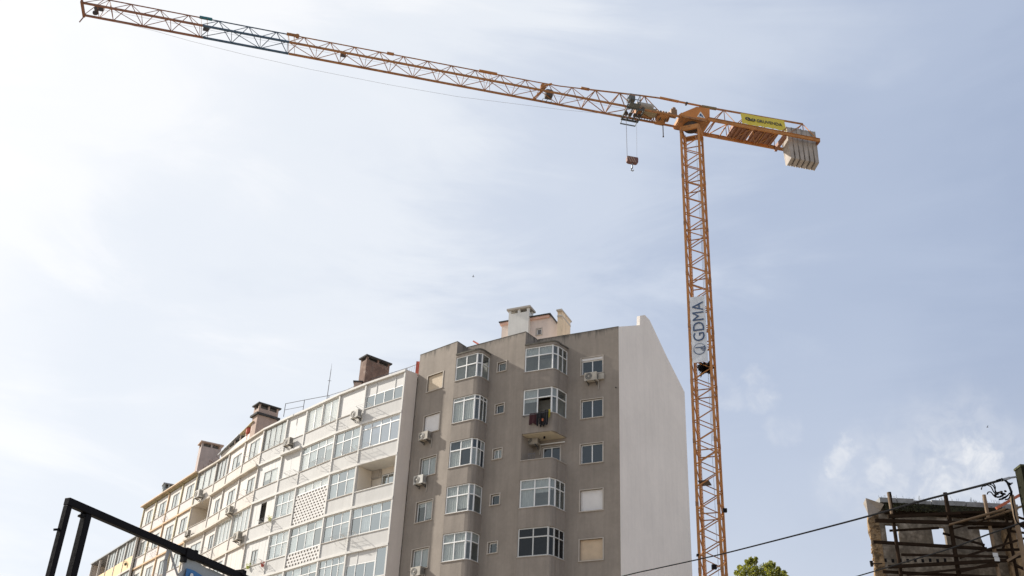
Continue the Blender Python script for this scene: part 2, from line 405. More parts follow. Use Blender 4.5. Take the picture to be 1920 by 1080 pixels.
# ------------------------------------------------------------------ ground
g = MB(); g.quad((-3000, -3000, 0), (3000, -3000, 0), (3000, 3000, 0), (-3000, 3000, 0))
tag(g.build('ground', mat('bounce_ground', (.30, .255, .20), .95, .25, .05)), kind='structure')  # pale warm tone raised so the ground bounces light onto the gable
g = MB(); g.quad((-60, -6, .004), (60, -6, .004), (60, 9, .004), (-60, 9, .004))
tag(g.build('road', mat('asphalt', (.055, .055, .055), .9, .2, .6)), kind='structure')

# ------------------------------------------------------------------ grey apartment building
HG = 31.95
G = [at_h(x, y, HG) for x, y in ((788, 666), (858, 640.5), (875.6, 651.7), (986, 622.3), (1008.1, 637.3), (1159.8, 612.6))]
FL, FM, FR = Facet(G[0], G[1]), Facet(G[2], G[3]), Facet(G[4], G[5])
RA, RB = Facet(G[1], G[2]), Facet(G[3], G[4])
gb = thing('apartment_building', (G[3].x, G[3].y, 0), 'grey rendered apartment building with two stacks of glazed bays and a plain white gable wall', 'building')
ZW = [(29.06, 30.16), (26.22, 27.40), (23.42, 24.60), (20.60, 21.83), (17.80, 18.98), (15.0, 16.18), (12.2, 13.38), (9.4, 10.58)]
LW = [(.93, 2.26, a, b) for a, b in ZW]
RW = [(2.95, 4.30, a, b) for a, b in ZW]
SW = [(2.50, 3.11, b - .62, b + .0) for a, b in [(0, 30.27), (0, 27.45), (0, 24.58), (0, 21.78), (0, 18.98), (0, 16.18)]]
BAYZ = [(29.13, 30.80), (26.30, 28.0), (23.46, 25.17), (20.66, 22.36), (17.87, 19.53), (15.05, 16.75), (12.25, 13.95)]
PARA = .0
wl = wall(FL, 0, FL.len, 0, HG, LW); wl.build('wall', M_grey, gb)
# middle facet: windows plus the doorway-like gaps behind the bays
wm = wall(FM, 0, FM.len, 0, HG, SW + [(.12, 1.7, a + .02, b - .02) for a, b in BAYZ]); wm.build('wall', M_grey, gb)
wr = wall(FR, 0, FR.len, 0, HG, RW + [(.15, 1.85, a + .02, b - .02) for i, (a, b) in enumerate(BAYZ) if i != 2] + [(.55, 1.68, 23.62, 24.70)]); wr.build('wall', M_grey, gb)
for F in (RA, RB):
    m = MB(); m.quad(F.p(0, 0, 0), F.p(F.len, 0, 0), F.p(F.len, 0, HG), F.p(0, 0, HG)); m.build('return_wall', M_grey, gb)
# parapet coping, slightly proud and stained
for F, e0, e1 in ((FL, -.0, .0), (FM, 0, .0), (FR, 0, 0)):
    m = MB(); m.fbox(F, e0, F.len + e1 - .003, -.25, .012, HG, HG + .035); m.build('parapet_coping', M_dirt, gb)
for F in (RA, RB):
    m = MB(); m.fbox(F, .04, F.len - .04, -.25, .01, HG, HG + .032); m.build('parapet_coping', M_dirt, gb)
# gable: outline back-projected on the party-wall plane
GA = radians(31); gd = Vector((sin(GA), cos(GA), 0))
FG = Facet(G[5], G[5] + gd)
outl = [FG.px(x, y) for x, y in ((1159.8, 612.6), (1199.5, 609.5), (1200.0, 592.0), (1209, 590.5), (1218, 600), (1250, 668), (1283.5, 735))]
dep = outl[-1][0]
m = MB(); th = .22
n_ = len(outl) + 2
pl = [(dep, 0), (0, 0)] + [(s_, z_) for s_, z_ in outl]
vs = [FG.p(s_, 0.0, z_) for s_, z_ in pl] + [FG.p(s_, -th, z_) for s_, z_ in pl]
m.add(vs, [tuple(range(len(pl))), tuple(range(len(pl), 2 * len(pl)))[::-1]] + [(i, (i + 1) % len(pl), len(pl) + (i + 1) % len(pl), len(pl) + i) for i in range(len(pl))])
m.build('gable_wall', M_gable, gb)
# back and roof close the block
back = [G[0] + Vector((sin(radians(38)), cos(radians(38)), 0)) * 11, G[5] + gd * (dep - .3)]
m = MB(); m.prism([(G[0].x + .01, G[0].y + .05), (back[0].x, back[0].y), (back[1].x, back[1].y), (G[5].x - .25, G[5].y + .3), (G[4].x, G[4].y + .3), (G[3].x, G[3].y + 1.6), (G[2].x, G[2].y + .3), (G[1].x, G[1].y + 1.2)], 31.2, 31.4)
m.build('roof', M_trim, gb)
m = MB()
a_, b_ = back
for p, q in ((G[0], a_), (a_, b_)): m.quad((p.x, p.y, 0), (q.x, q.y, 0), (q.x, q.y, HG - .3), (p.x, p.y, HG - .3))
m.build('back_wall', M_gable, gb)
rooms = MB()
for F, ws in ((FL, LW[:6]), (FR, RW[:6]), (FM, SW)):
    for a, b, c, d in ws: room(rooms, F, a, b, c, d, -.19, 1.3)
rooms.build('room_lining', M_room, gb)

# left column of windows: two closed shutters, then casements
wk = dict(off=-.11, bar=.06)
shutter(gb, FL, *LW[0], M_shutg); shutter(gb, FL, *LW[1], M_shutw)
for i in range(2, 8):
    a, b, c, d = LW[i]
    window(gb, FL, a, b, c, d, 2, gm=[G_sky, G_sky], blind=[(.9, .15)[i % 2], .95] if i != 3 else [.2, .9], name='window', **wk)
for i in range(8): surround(gb, FL, *LW[i], M_beige)
# right column
window(gb, FR, RW[0][0], RW[0][1], RW[0][2], RW[0][3] - .17, 2, gm=G_dark, **wk)
m = MB(); m.fbox(FR, RW[0][0], RW[0][1], -.16, -.03, RW[0][3] - .17, RW[0][3]); m.build('shutter_box', M_shutw, gb)
window(gb, FR, *RW[1], 2, gm=G_dark, **wk); window(gb, FR, *RW[2], 2, gm=G_dark, **wk)
shutter(gb, FR, *RW[3], M_shutw, off=-.13); shutter(gb, FR, *RW[4], M_shuttan, off=-.13)
for i in (5, 6, 7): window(gb, FR, *RW[i], 2, gm=G_dark, **wk)
for i in range(8): surround(gb, FR, *RW[i], M_beige)
for i, r in enumerate(SW):
    surround(gb, FM, *r, M_beige, w=.07)
    window(gb, FM, *r, 2 if i == 2 else 1, gm=[G_sky, G_dark][i % 2], blind=.9 if i in (2,) else 0, off=-.12, bar=.06)

# glazed bays
def bay_pts(L1, c, D, end): return [(0, D), (L1, D), c, (end, 0)]
def make_bay(F, pts, spec, sideshift, openi=None):
    P2 = [Vector(F.p(s_, d_, 0)) for s_, d_ in pts]
    segs = [Facet(P2[i], P2[i + 1]) for i in range(3)]
    # make sure they face out
    ctr = Vector(F.p((pts[0][0] + pts[-1][0]) / 2, pts[0][1] * .3, 0))
    for sg in segs:
        mid = sg.a + sg.t * sg.len / 2
        if sg.n.dot(mid - ctr) < 0: sg.n = -sg.n
    # spandrels
    def outline(k):
        o = [(pts[0][0], -.02), (pts[0][0], pts[0][1] + k)]
        x1, d1 = pts[1]; x2, d2 = pts[2]; xe = pts[3][0]
        o += [(x1 - .15, d1 + k), (x1 + .08, d1 + k * .8 - .03), ((x1 + x2) / 2 + k * .5 + .03, (d1 + d2) / 2 + k * .5 + .06), (x2 + k * .7, d2 + k * .3 - .0), (x2 + k + .0, d2 - .2), (xe + k, -.02)]
        return [F.p(s_, d_, 0)[:2] for s_, d_ in o]
    zs = [HG - .62] + []
    for i, (c, d) in enumerate(spec['z']):
        top = spec['z'][i + 1][1] if i + 1 < len(spec['z']) else 0
        m = MB(); m.prism(outline(.035), top + .001, c - .001); m.build('bay_spandrel', M_greyb, gb)
        m = MB(); m.prism(outline(.075), c, c + .035); m.build('bay_sill', M_trim, gb)
    # cap
    ct = spec['z'][0][1]
    m = MB(); m.prism(outline(.03), ct, ct + .16); m.build('bay_cap', M_greyb, gb)
    m = MB(); m.prism(outline(.075), ct + .161, ct + .26); m.build('bay_roof_slab', M_dirt, gb)
    for i, (c, d) in enumerate(spec['z']):
        if spec.get('open') == i: continue
        st = spec['style'][i]
        c += .036; d -= .003
        for k, sg in enumerate(segs):
            nc = st['cols'][k]
            window(gb, sg, .02 if k == 0 else .001, sg.len - .001, c, d, nc, transom=st['t'], off=-.02, bar=st.get('bar', .065) if k < 2 else .055, fm=st.get('fm', M_white), gm=st['g'], name='bay_window',
                   blind=st['b'][k], blindm=st.get('bm', M_curtain), open_cell=st.get('open', {}).get(k))
        lin = MB()
        x0, x1 = pts[0][0] + .05, pts[2][0] - .05
        for (q0, q1) in (((x0, -.5), (x1, -.5)),):
            lin.quad(F.p(x0, -.5, c), F.p(x1, -.5, c), F.p(x1, -.5, d), F.p(x0, -.5, d))
        lin.quad(F.p(x0, -.5, c), F.p(x0, pts[0][1] - .08, c), F.p(x0, pts[0][1] - .08, d), F.p(x0, -.5, d))
        lin.build('room_lining', st.get('room', M_roomp), gb)
    return segs
G2 = [G_sky, G_sky, G_dark, G_sky]
stA = [dict(cols=(2, 1, 1), t=.42, g=[G_sky, G_sky], b=[[0, .0], 0, 0], room=M_roomp),
       dict(cols=(2, 1, 2), t=.16, g=[G_sky, G_sky], b=[[.95, .95], .0, 0]),
       dict(cols=(2, 1, 2), t=.36, g=[G_sky, G_dark], b=[[.98, .33], .98, .98]),
       dict(cols=(2, 1, 1), t=.38, g=[G_sky, G_sky], b=[[.98, .9], .4, .35]),
       dict(cols=(2, 1, 1), t=.34, g=[G_sky, G_sky], b=[[.98, .98], .4, .35]),
       dict(cols=(2, 1, 1), t=.34, g=[G_sky, G_dark], b=[[.5, .98], .4, .35]),
       dict(cols=(2, 1, 1), t=.34, g=[G_sky, G_dark], b=[[.5, .98], .4, .35])]
ptsA = bay_pts(1.60, (1.84, .72), .975, 1.86)
ptsA[0] = (.0 + (G[1] - G[2]).dot(FM.t), .97)
segA = make_bay(FM, ptsA, dict(z=BAYZ, style=stA), 0)
stB = [dict(cols=(2, 1, 2), t=.36, g=[G_sky, G_sky], b=[[.3, .3], 0, 0], room=M_roomp),
       dict(cols=(2, 1, 1), t=.36, g=[G_sky, G_sky], b=[[.5, .0], .35, 0], open={0: {(0, 1)}}),
       dict(cols=(2, 1, 1), t=.36, g=[G_sky, G_sky], b=[[0, 0], 0, 0]),
       dict(cols=(2, 1, 2), t=.34, g=[G_sky, G_sky], b=[[.98, .5], .4, .0]),
       dict(cols=(2, 1, 2), t=.33, g=[G_black, G_black], b=[[0, 0], 0, 0], fm=mat('dull_white_frame', (.55, .55, .53), .5), room=M_room),
       dict(cols=(2, 1, 2), t=.34, g=[G_sky, G_sky], b=[[.98, .5], .4, .0]),
       dict(cols=(2, 1, 2), t=.34, g=[G_sky, G_sky], b=[[.98, .5], .4, .0])]
ptsB = bay_pts(1.86, (2.12, .95), 1.27, 2.03)
d0 = (G[3] - G[4]).dot(FR.n); ptsB[0] = ((G[3] - G[4]).dot(FR.t) + .0, d0); ptsB[1] = (ptsB[0][0] + 1.84, d0)
ptsB[2] = (ptsB[1][0] + .24, d0 - .33)
zB = list(BAYZ); zB[2] = (23.50, 25.17)
segB = make_bay(FR, ptsB, dict(z=zB, style=stB, open=2), 0)
# the open balcony of the right stack: window, pipe, lamp on the cream ceiling
window(gb, FR, .55, 1.68, 23.62, 24.70, 2, gm=[G_dark, G_dark], off=-.08, bar=.06); surround(gb, FR, .55, 1.68, 23.62, 24.70, M_beige, w=.06)
m = MB(); m.prism([FR.p(s_, d_, 0)[:2] for s_, d_ in ((ptsB[0][0] + .02, .01), (ptsB[0][0] + .02, d0 - .05), (ptsB[1][0], d0 - .05), (ptsB[2][0] - .03, .7), (2.0, .01))], 25.145, 25.168); m.build('balcony_ceiling', mat('cream_ceiling', (.58, .51, .38), .9, .1, 2), gb)
m = MB(); m.tube(FR.p(.9, .6, 25.145), FR.p(.9, .6, 25.02), .05, .07, 8); m.build('ceiling_lamp', M_black, gb)
m = MB(); m.tube(FR.p(.30, .12, 24.86), FR.p(2.0, .12, 24.86), .035, n=8); m.build('pipe', M_white, gb)
m = MB()
for q in range(5): m.bar(FR.p(.15 + q * .1, d0 - .1, 23.5), FR.p(.15 + q * .1, d0 - .1, 23.95), .02)
m.bar(FR.p(.13, d0 - .1, 23.95), FR.p(.57, d0 - .1, 23.95), .025); m.build('railing', M_rail, gb)

# roof-top: stair hut and chimneys
def hat(m, F, s0, s1, d0_, d1_, z0, z1, ov): m.fbox(F, s0 - ov, s1 + ov, d0_ - ov, d1_ + ov, z0, z1)
def vented_chimney(root, F, s0, s1, dn, df, z0, zv, z1, mw, mc, posts=3, side_posts=2, ov=.15, name='chimney', cap=.12, label=None):
    """shaft up to zv, open vent slot with stub posts to z1, cap slab"""
    m = MB(); m.fbox(F, s0, s1, df, dn, z0, zv)
    for i in range(posts):
        w = min(.16, (s1 - s0) * .14); x = s0 + (s1 - s0 - w) * i / (posts - 1)
        for d_ in (dn - w, df): m.fbox(F, x, x + w, d_, d_ + w, zv, z1)
    ch = m.build(name, mw, root)
    if label: ch['label'] = label
    m = MB(); hat(m, F, s0, s1, df, dn, z1, z1 + cap, ov); m.build('chimney_cap', mc, ch)
    m = MB(); m.fbox(F, s0 + .25, s1 - .25, df + .25, dn - .25, zv - .02, zv + .02); m.build('flue', M_room, ch)
    return ch
def place_facet(px1, px2, R, face):
    return None
# planes standing behind the parapet, parallel to the right facet
Fc = Facet(G[4] + FR.n * -2.2, G[5] + FR.n * -2.2)
def span(F, xa, ya, xb, yb): a = F.px(xa, ya); b = F.px(xb, yb); return a[0], b[0], a[1], b[1]
# white chimney: front face 953..993, side to 998
s0, z0 = Fc.px(954, 640); s1, z1 = Fc.px(991.5, 590); _, zt = Fc.px(985, 573); _, zv = Fc.px(993, 581)
vented_chimney(gb, Fc, s0 - .1, s1, 0, -.75, 31.3, zv - .08, zt - .2, M_chimw, M_trim, posts=3, ov=.12, label='white chimney with two dark vent slots')
# hut behind it with small window
Fh = Facet(G[4] + FR.n * -2.55, G[5] + FR.n * -2.55)
h0, _ = Fh.px(938, 620); h1, _ = Fh.px(1027, 615); hz, = (Fh.px(995, 597.5)[1],)
w0, wz1 = Fh.px(1006.5, 617); w1, wz0 = Fh.px(1015, 627)
side = 1.7
h2, zh2 = Fh.px(1046, 607); wall(Fh, h0 + .1, h1 + .1, 31.3, hz, [(w0, w1, wz0, wz1)], .12).build('stair_hut', M_penth, gb)
hut = [o for o in bpy.data.objects if o.name.startswith('stair_hut')][0]
hpk, hzp = Fh.px(1023, 593)
m = MB()
m.quad(Fh.p(h2, 0, 31.3), Fh.p(h2, -3.0, 31.3), Fh.p(h2, -3.0, zh2), Fh.p(h2, 0, zh2))
m.quad(Fh.p(h0 + .1, 0, 31.3), Fh.p(h0 + .1, -3.0, 31.3), Fh.p(h0 + .1, -3.0, hz), Fh.p(h0 + .1, 0, hz)); m.build('side_wall', M_penth, hut)
m = MB(); m.fbox(Fh, h0 - .05, h1 + .2, -3.2, .22, hz + .001, hz + .07); m.build('eave_slab', M_asbes, hut)
m = MB(); m.fbox(Fh, h0 + .0, h1 + .12, -3.1, .13, hz - .16, hz - .001); m.build('cornice', mat('salmon_cornice', (.70, .45, .36), .9, .15, 3), hut)
m = MB()   # sloping rake on the right of the hut
pk = Fh.p(h1 + .18, .13, hz + .07); lo = Fh.p(h2, .13, zh2)
m.bar(pk, lo, .10, .10); m.build('rake_board', M_asbes, hut)
m = MB(); p0 = h1 + .1
m.add([Fh.p(p0, .0, 31.3), Fh.p(h2, .0, 31.3), Fh.p(h2, .0, zh2), Fh.p(p0, .0, hz + .04)], [(0, 1, 2, 3)])
m.build('gable_infill', M_penth, hut)
window(gb, Fh, w0, w1, wz0, wz1, 1, gm=G_dark, off=-.05, bar=.05); surround(gb, Fh, w0, w1, wz0, wz1, M_trim, w=.06)
# right chimney, yellowish, turned so two faces show
Fk = Facet(G[4] + FR.n * -2.0, G[5] + FR.n * -2.0)
s0, _ = Fk.px(1045, 610); s1, _ = Fk.px(1053.5, 612); _, zt = Fk.px(1053, 583)
aK = Vector(Fk.p(s1, 0, 0)); rk = Fk.t * cos(radians(-38)) + Fk.n * 0
c1 = aK; dl = (Vector(Fk.p(s0, 0, 0)) - aK)
dirR = (FR.t * .62 + FR.n * -.78).normalized()
def corner_dir(px, R0, z):      # point on the sight line of px at about the same distance
    return at_h(px[0], px[1], z)
u2 = -FR.n
poly = [aK, aK + u2 * 1.5, aK + u2 * 1.5 + dl, aK + dl]
m = MB(); m.prism([(q.x, q.y) for q in poly], 31.3, zt - .02); ck = m.build('chimney', M_chimy, gb); ck['label'] = 'narrow yellowish chimney right of the stair hut'
cc = sum(poly, Vector()) / 4
m = MB(); m.prism([((q - cc) * 1.22 + cc)[:2] for q in poly], zt - .02, zt + .08); m.build('chimney_cap', M_trim, ck)
m = MB(); m.prism([((q - cc) * 1.06 + cc)[:2] for q in poly], zt - .42, zt - .30); m.build('chimney_band', M_trim, ck)
# red roof piece between left and middle blocks
Fr = Facet(G[2] + FM.n * -.8, G[3] + FM.n * -.8)
a, za = Fr.px(888, 640); b, zb = Fr.px(897, 646)
m = MB(); m.bar(Fr.p(a, 0, za), Fr.p(b + .1, 0, zb - .05), .14, .10); m.build('flashing_strip', M_red, gb)
# drain hole, hooks and streaks of old plaster on the facade
m = MB()
for F, x, y in ((FR, 1155, 727), (FM, 905, 820),):
    s_, z_ = F.px(x, y); m.fbox(F, s_ - .03, s_ + .03, .0, .07, z_ - .03, z_ + .03)
m.build('wall_spout', M_asbes, gb)

# ------------------------------------------------------------------ air conditioners
def make_ac(label, loc, rz, w=.78, h=.52, dpt=.30):
    t = thing('air_conditioner', loc, label, 'air conditioner', 'air conditioners on the facades', rz)
    m = MB(); m.box(-w / 2, w / 2, -dpt - .12, -.12, .08, .08 + h)
    c = m.build('casing', M_acw); c.parent = t
    m = MB(); cx = -w * .14; r = h * .42; n = 20
    vs = [(cx + r * cos(2 * pi * i / n), -dpt - .128, .08 + h / 2 + r * sin(2 * pi * i / n)) for i in range(n)]
    m.add(vs + [(v[0], v[1] + .012, v[2]) for v in vs], [tuple(range(n))[::-1]] + [(i, (i + 1) % n, n + (i + 1) % n, n + i) for i in range(n)])
    f = m.build('fan_grille', M_acg, c)
    m = MB()
    for k in (.35, .7, 1.0):
        for i in range(n):
            a0, a1 = 2 * pi * i / n, 2 * pi * (i + 1) / n
            m.bar((cx + r * k * cos(a0), -dpt - .135, .08 + h / 2 + r * k * sin(a0)), (cx + r * k * cos(a1), -dpt - .135, .08 + h / 2 + r * k * sin(a1)), .012)
    m.tube((cx, -dpt - .15, .08 + h / 2), (cx, -dpt - .12, .08 + h / 2), .05, n=8)
    m.build('grille_ring', M_acw, c)
    m = MB()
    for k in range(6): m.box(w / 2 - .002, w / 2 + .004, -dpt - .08 + k * .045, -dpt - .06 + k * .045, .16, .08 + h - .08)
    m.build('side_vent', M_acg, c)
    for s_ in (-1, 1):
        m = MB(); x = s_ * w * .33
        m.box(x - .02, x + .02, -dpt - .14, 0, .03, .078); m.bar((x, -dpt, .04), (x, -.01, -.08), .025); m.box(x - .02, x + .02, -.03, 0, -.10, .03)
        b = m.build('bracket', M_acg); b.parent = t
    m = MB(); m.path([(w * .3, -.10, .3), (w * .48, -.05, .2), (w * .5, -.02, -.05), (w * .46, -.02, -.35 - random.random() * .2)], .022, 5); b = m.build('hose', M_acw); b.parent = t
    return t
AC0 = None; AC_N = 0
def put_ac(F, x, y, label, off=0.02, flip=0, sc=1.0):
    """x, y = pixel of the casing's centre on the facade"""
    global AC0
    s_, z_ = F.px(x, y, .25)
    loc = F.p(s_, off, z_ - .36)
    # local -Y looks out
    rz = atan2(F.n.y, F.n.x) + pi / 2
    if AC0 is None: AC0 = o = make_ac(label, loc, rz)
    else:
        o = copy_tree(AC0); o.location = loc; o.rotation_euler = (0, 0, rz); o['label'] = label
    o.scale = (sc,) * 3
    global AC_N
    AC_N += 1
    tint = [(.50, .46, .39), (.40, .36, .30), (.55, .53, .48), (.36, .33, .28)][AC_N % 4]
    for ch in bpy.data.objects:
        if ch.parent == o and ch.name.startswith('casing'):
            ch.material_slots[0].link = 'OBJECT'; ch.material_slots[0].material = mat('air_conditioner_casing_%d' % (AC_N % 4), tint, .7, .25, 3, streak=.5)
    return o
put_ac(FL, 797, 818, 'air conditioner under the closed white shutter on the grey building')
put_ac(FL, 788, 900, 'air conditioner below the third window down, left column of the grey building')
put_ac(FL, 783, 1072, 'lowest air conditioner on the grey building, cut by the bottom edge of the photo')
o = put_ac(FR, 1109, 707, 'air conditioner under the top right window, a small cream box beside it')
m = MB(); s_, z_ = FR.px(1128, 707); m.fbox(FR, s_ - .16, s_ + .18, .0, .14, z_ - .17, z_ + .19)
m.thing('junction_box', M_acw, 'small cream box on the wall right of the top air conditioner', 'box')
o = put_ac(FR, 999, 829, 'air conditioner hung inside the open balcony of the grey building', off=.12, sc=1.15)

# laundry under the second right bay
FBf = segB[0]
def garment(F, x0, y0, x1, y1, off, m_, label, cat, taper=.0, legs=False, group=None):
    s0, z1 = F.px(x0, y0, off); s1, _ = F.px(x1, y0, off); _, z0 = F.px((x0 + x1) / 2, y1, off)
    m = MB(); nx, nz = 8, 9
    g0 = []
    for j in range(nz + 1):
        f = j / nz; z = z1 + (z0 - z1) * f
        for i in range(nx + 1):
            u = i / nx; w = 1 - taper * f
            s_ = (s0 + s1) / 2 + (u - .5) * (s1 - s0) * w
            zz = z + (.05 * sin(u * 7 + s0 * 9) * f)
            g0.append(F.p(s_, off + .035 * sin(u * 11 + f * 2) * (.3 + f), zz))
    fs = []
    for j in range(nz):
        for i in range(nx):
            if legs and f and j > nz * .35 and i in (nx // 2 - 1, nx // 2): continue
            a = j * (nx + 1) + i; fs.append((a, a + 1, a + nx + 2, a + nx + 1))
    m.add(g0, fs)
    o = m.thing('garment', m_, label, cat, group or 'laundry hung under the bay window')
    sol = o.modifiers.new('thickness', 'SOLIDIFY'); sol.thickness = .012
    return o
C_ = lambda n, c: mat(n, c, .95, .2, 6)
garment(FBf, 993, 776, 1007, 795, .16, C_('maroon_cloth', (.055, .016, .02)), 'dark maroon garment hanging at the left end of the laundry line', 'laundry')
garment(FBf, 1006.5, 774, 1015, 797, .22, C_('black_cloth', (.012, .012, .015)), 'black trousers hanging beside the maroon garment', 'laundry', legs=True)
garment(FBf, 1013, 772, 1022, 799, .14, C_('charcoal_cloth', (.02, .018, .02)), 'long black garment with an orange print in the middle of the laundry', 'laundry', .1)
garment(FBf, 1021, 769, 1028, 796, .24, C_('black_cloth', (.012, .012, .015)), 'black garment hanging just left of the yellow cloth', 'laundry')
garment(FBf, 1027.5, 768, 1032.5, 783, .18, C_('yellow_cloth', (.36, .30, .05)), 'small yellow cloth at the right end of the laundry', 'laundry', .3)
m = MB(); s_, z_ = FBf.px(1017.5, 786, .2); m.fbox(FBf, s_ - .05, s_ + .05, .215, .222, z_ - .12, z_ + .04); m.thing('garment', C_('orange_cloth', (.45, .13, .06)), 'tiny orange cloth pinned on the black laundry', 'laundry', 'laundry hung under the bay window')
m = MB()
for k in (.13, .19, .25): m.bar(FBf.px and FBf.p(.15, k, 26.22), FBf.p(1.75, k, 26.30), .012)
m.bar(FBf.p(.15, .0, 26.2), FBf.p(.15, .3, 26.22), .02); m.bar(FBf.p(1.75, .0, 26.28), FBf.p(1.75, .3, 26.30), .02)
m.thing('clothes_rack', M_rail, 'wire clothes line carrying laundry under the glazed bay of the grey building', 'clothes rack')
# ------------------------------------------------------------------ white curved apartment building
HW = 30.61
wpx = [(762, 693), (687.8, 718.4), (638.9, 737.8), (577.8, 766.3), (541, 782.3), (497, 803.5), (462, 826.5), (432, 848), (409, 864.2), (373, 885.6)]
WP = [at_h(x, y, HW) for x, y in wpx]
WF = [Facet(WP[i], WP[i + 1]) for i in range(len(WP) - 1)]
wb = thing('apartment_building', (WP[2].x, WP[2].y, 0), 'long curved white apartment building of glazed balconies right of the yellow-trimmed one', 'building')
J0 = at_r(783.5, 701, hypot(G[0].x, G[0].y)); J0 = Vector((J0.x, J0.y, 0))
END = Facet(WP[0], J0); 
if END.n.dot(Vector((1, .2, 0))) < 0: END.n = -END.n
m = MB(); m.hexa([END.p(0, -.16, 0), END.p(END.len - .01, -.16, 0), END.p(END.len - .01, 0, 0), END.p(0, 0, 0), END.p(0, -.16, HW), END.p(END.len - .01, -.16, HW), END.p(END.len - .01, 0, HW), END.p(0, 0, HW)])
m.build('end_wall', M_endw, wb)
NF = 6
SIL = [28.73 - 2.81 * i for i in range(NF)]            # sill heights
HEAD = [30.40] + [27.66 - 2.81 * i for i in range(NF)]  # underside of the slab above each window
def cream(i): return i >= 5
PIL = .13
def slab_run(F, z0, z1, d1, m_, name, b=-.02, e=-.02, root=None, din=-1.35):
    m = MB(); m.fbox(F, b, F.len - e - .001 if e > 0 else F.len - .001, din, d1, z0, z1); return m.build(name, m_, root)
for i, F in enumerate(WF):
    mw = M_creamp if cream(i) else M_whitep; ms = M_slab if not cream(i) else M_slabc
    slab_run(F, HW - .14 , HW, .10, M_slab if i < 5 else M_slabc, 'roof_edge', 0, 0, wb)
    for f in range(NF):
        h1 = HEAD[f]; s_ = SIL[f]; below = HEAD[f + 1]
        # spandrel (recessed a little between pilasters) and slab edge
        if not (i == 2 and f >= 3):
            dd = -.30 if (i, f) == (2, 2) else 0
            m = MB(); m.fbox(F, PIL / 2, F.len - PIL / 2, -.12 + dd, -.012 + dd, below + .16, s_ - .03); m.build('spandrel', mw, wb)
            if not dd: m = MB(); m.fbox(F, PIL / 2, F.len - PIL / 2, -.14, .035, s_ - .03, s_ + .02); m.build('sill', M_trim if i % 3 else M_slab, wb)
        pr_ = .07 + (.16 if (i in (6, 7, 5) and f in (0,)) or (i in (3,) and f == 0) or (i in (7, 8, 6) and f == 1) else 0)
        m = MB(); m.fbox(F, 0, F.len - .002, -1.3, pr_, below, below + .15); m.build('floor_slab', ms, wb)
    # lower, out of frame
    m = MB(); m.quad(F.p(0, -.02, 0), F.p(F.len, -.02, 0), F.p(F.len, -.02, HEAD[NF]), F.p(0, -.02, HEAD[NF])); m.build('lower_wall', mw, wb)
# pilasters
for i, P in enumerate(WP):
    F = WF[min(i, len(WF) - 1)]; s_ = 0 if i < len(WF) else F.len
    m = MB(); w = PIL / 2 if i else .02
    m.fbox(F, s_ - (w if i else .0), s_ + (w if i else .13), -.2, .045, 0, HW - .145)
    m.build('pilaster', M_slab if i < 5 else M_creamp, wb)
# inner wall behind the galleries, roof
m = MB()
for F in WF: m.quad(F.p(-.02, -1.3, 0), F.p(F.len + .02, -1.3, 0), F.p(F.len + .02, -1.3, HW - .2), F.p(-.02, -1.3, HW - .2))
m.build('inner_wall', M_inner, wb)
inn = [F.p(0, -1.2, 0)[:2] for F in WF] + [WF[-1].p(WF[-1].len, -1.2, 0)[:2]]
far = [Vector(F.p(0, -9, 0)) for F in WF] + [Vector(WF[-1].p(WF[-1].len, -9, 0))]
m = MB()
for k in range(len(inn) - 1):
    m.quad((*inn[k], HW - .16), (*inn[k + 1], HW - .16), (far[k + 1].x, far[k + 1].y, HW - .16), (far[k].x, far[k].y, HW - .16))
m.build('roof', M_trim, wb)
m = MB()
for k in range(len(far) - 1): m.quad((far[k].x, far[k].y, 0), (far[k + 1].x, far[k + 1].y, 0), (far[k + 1].x, far[k + 1].y, HW - .2), (far[k].x, far[k].y, HW - .2))
m.build('back_wall', M_creamp, wb)

G_pale = glass('glass_milky', (.94, .94, .92), .1, .88, (.40, .40, .38))
M_screen = mat('claustra_blocks', (.68, .66, .63), .9, .12, 3, .2, 30)
M_panel = mat('white_board_panel', (.57, .56, .535), .7, .05, 2)
M_panelc = mat('cream_board_panel', (.585, .545, .495), .7, .06, 2)
M_thinf = mat('grey_aluminium', (.22, .21, .20), .5, .1, 5)
def boards(root, F, a, b, c, d, m_, off=-.06, n=None, name='board_panel'):
    """closed-in balcony of upright boards: each board its own piece while near, joints recessed"""
    n = n or max(2, int((b - a) / .42)); w = (b - a) / n; m = MB()
    for i in range(n): m.fbox(F, a + i * w + .008, a + (i + 1) * w - .008, off - .04, off + random.uniform(-.004, .004), c, d)
    m.fbox(F, a, b, off - .07, off - .041, c, d)
    return m.build(name, m_, root)
def claustra(root, F, a, b, c, d, pitch_x=.33, pitch_z=.20, wall_t=.05):
    """pierced block screen: staggered rectangular holes, the blocks being the solid between"""
    o0, o1 = -.14, -.01
    rows = int((d - c) / pitch_z); pz = (d - c) / rows; cols = int((b - a) / pitch_x); px_ = (b - a) / cols; e = .035
    m = MB(); m.fbox(F, a, b, o0, o1, c, c + .03); m.fbox(F, a, b, o0, o1, d - .03, d)
    for r in range(rows):
        z0 = c + r * pz; m.fbox(F, a, b, o0, o1, z0 - .045, z0 + .045) if r else None
        sh = (r % 2) * .5
        for k in range(cols + 1):
            x = a + (k + sh) * px_
            if a <= x <= b - .01: m.fbox(F, x - .07 if x > a else x, min(x + .07, b), o0, o1, z0 + .045, z0 + pz - .045)
    o = m.build('pierced_block_screen', M_screen, root); o['kind'] = 'stuff'
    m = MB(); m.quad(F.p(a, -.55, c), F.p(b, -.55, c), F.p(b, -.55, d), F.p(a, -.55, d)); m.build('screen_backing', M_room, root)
    return o
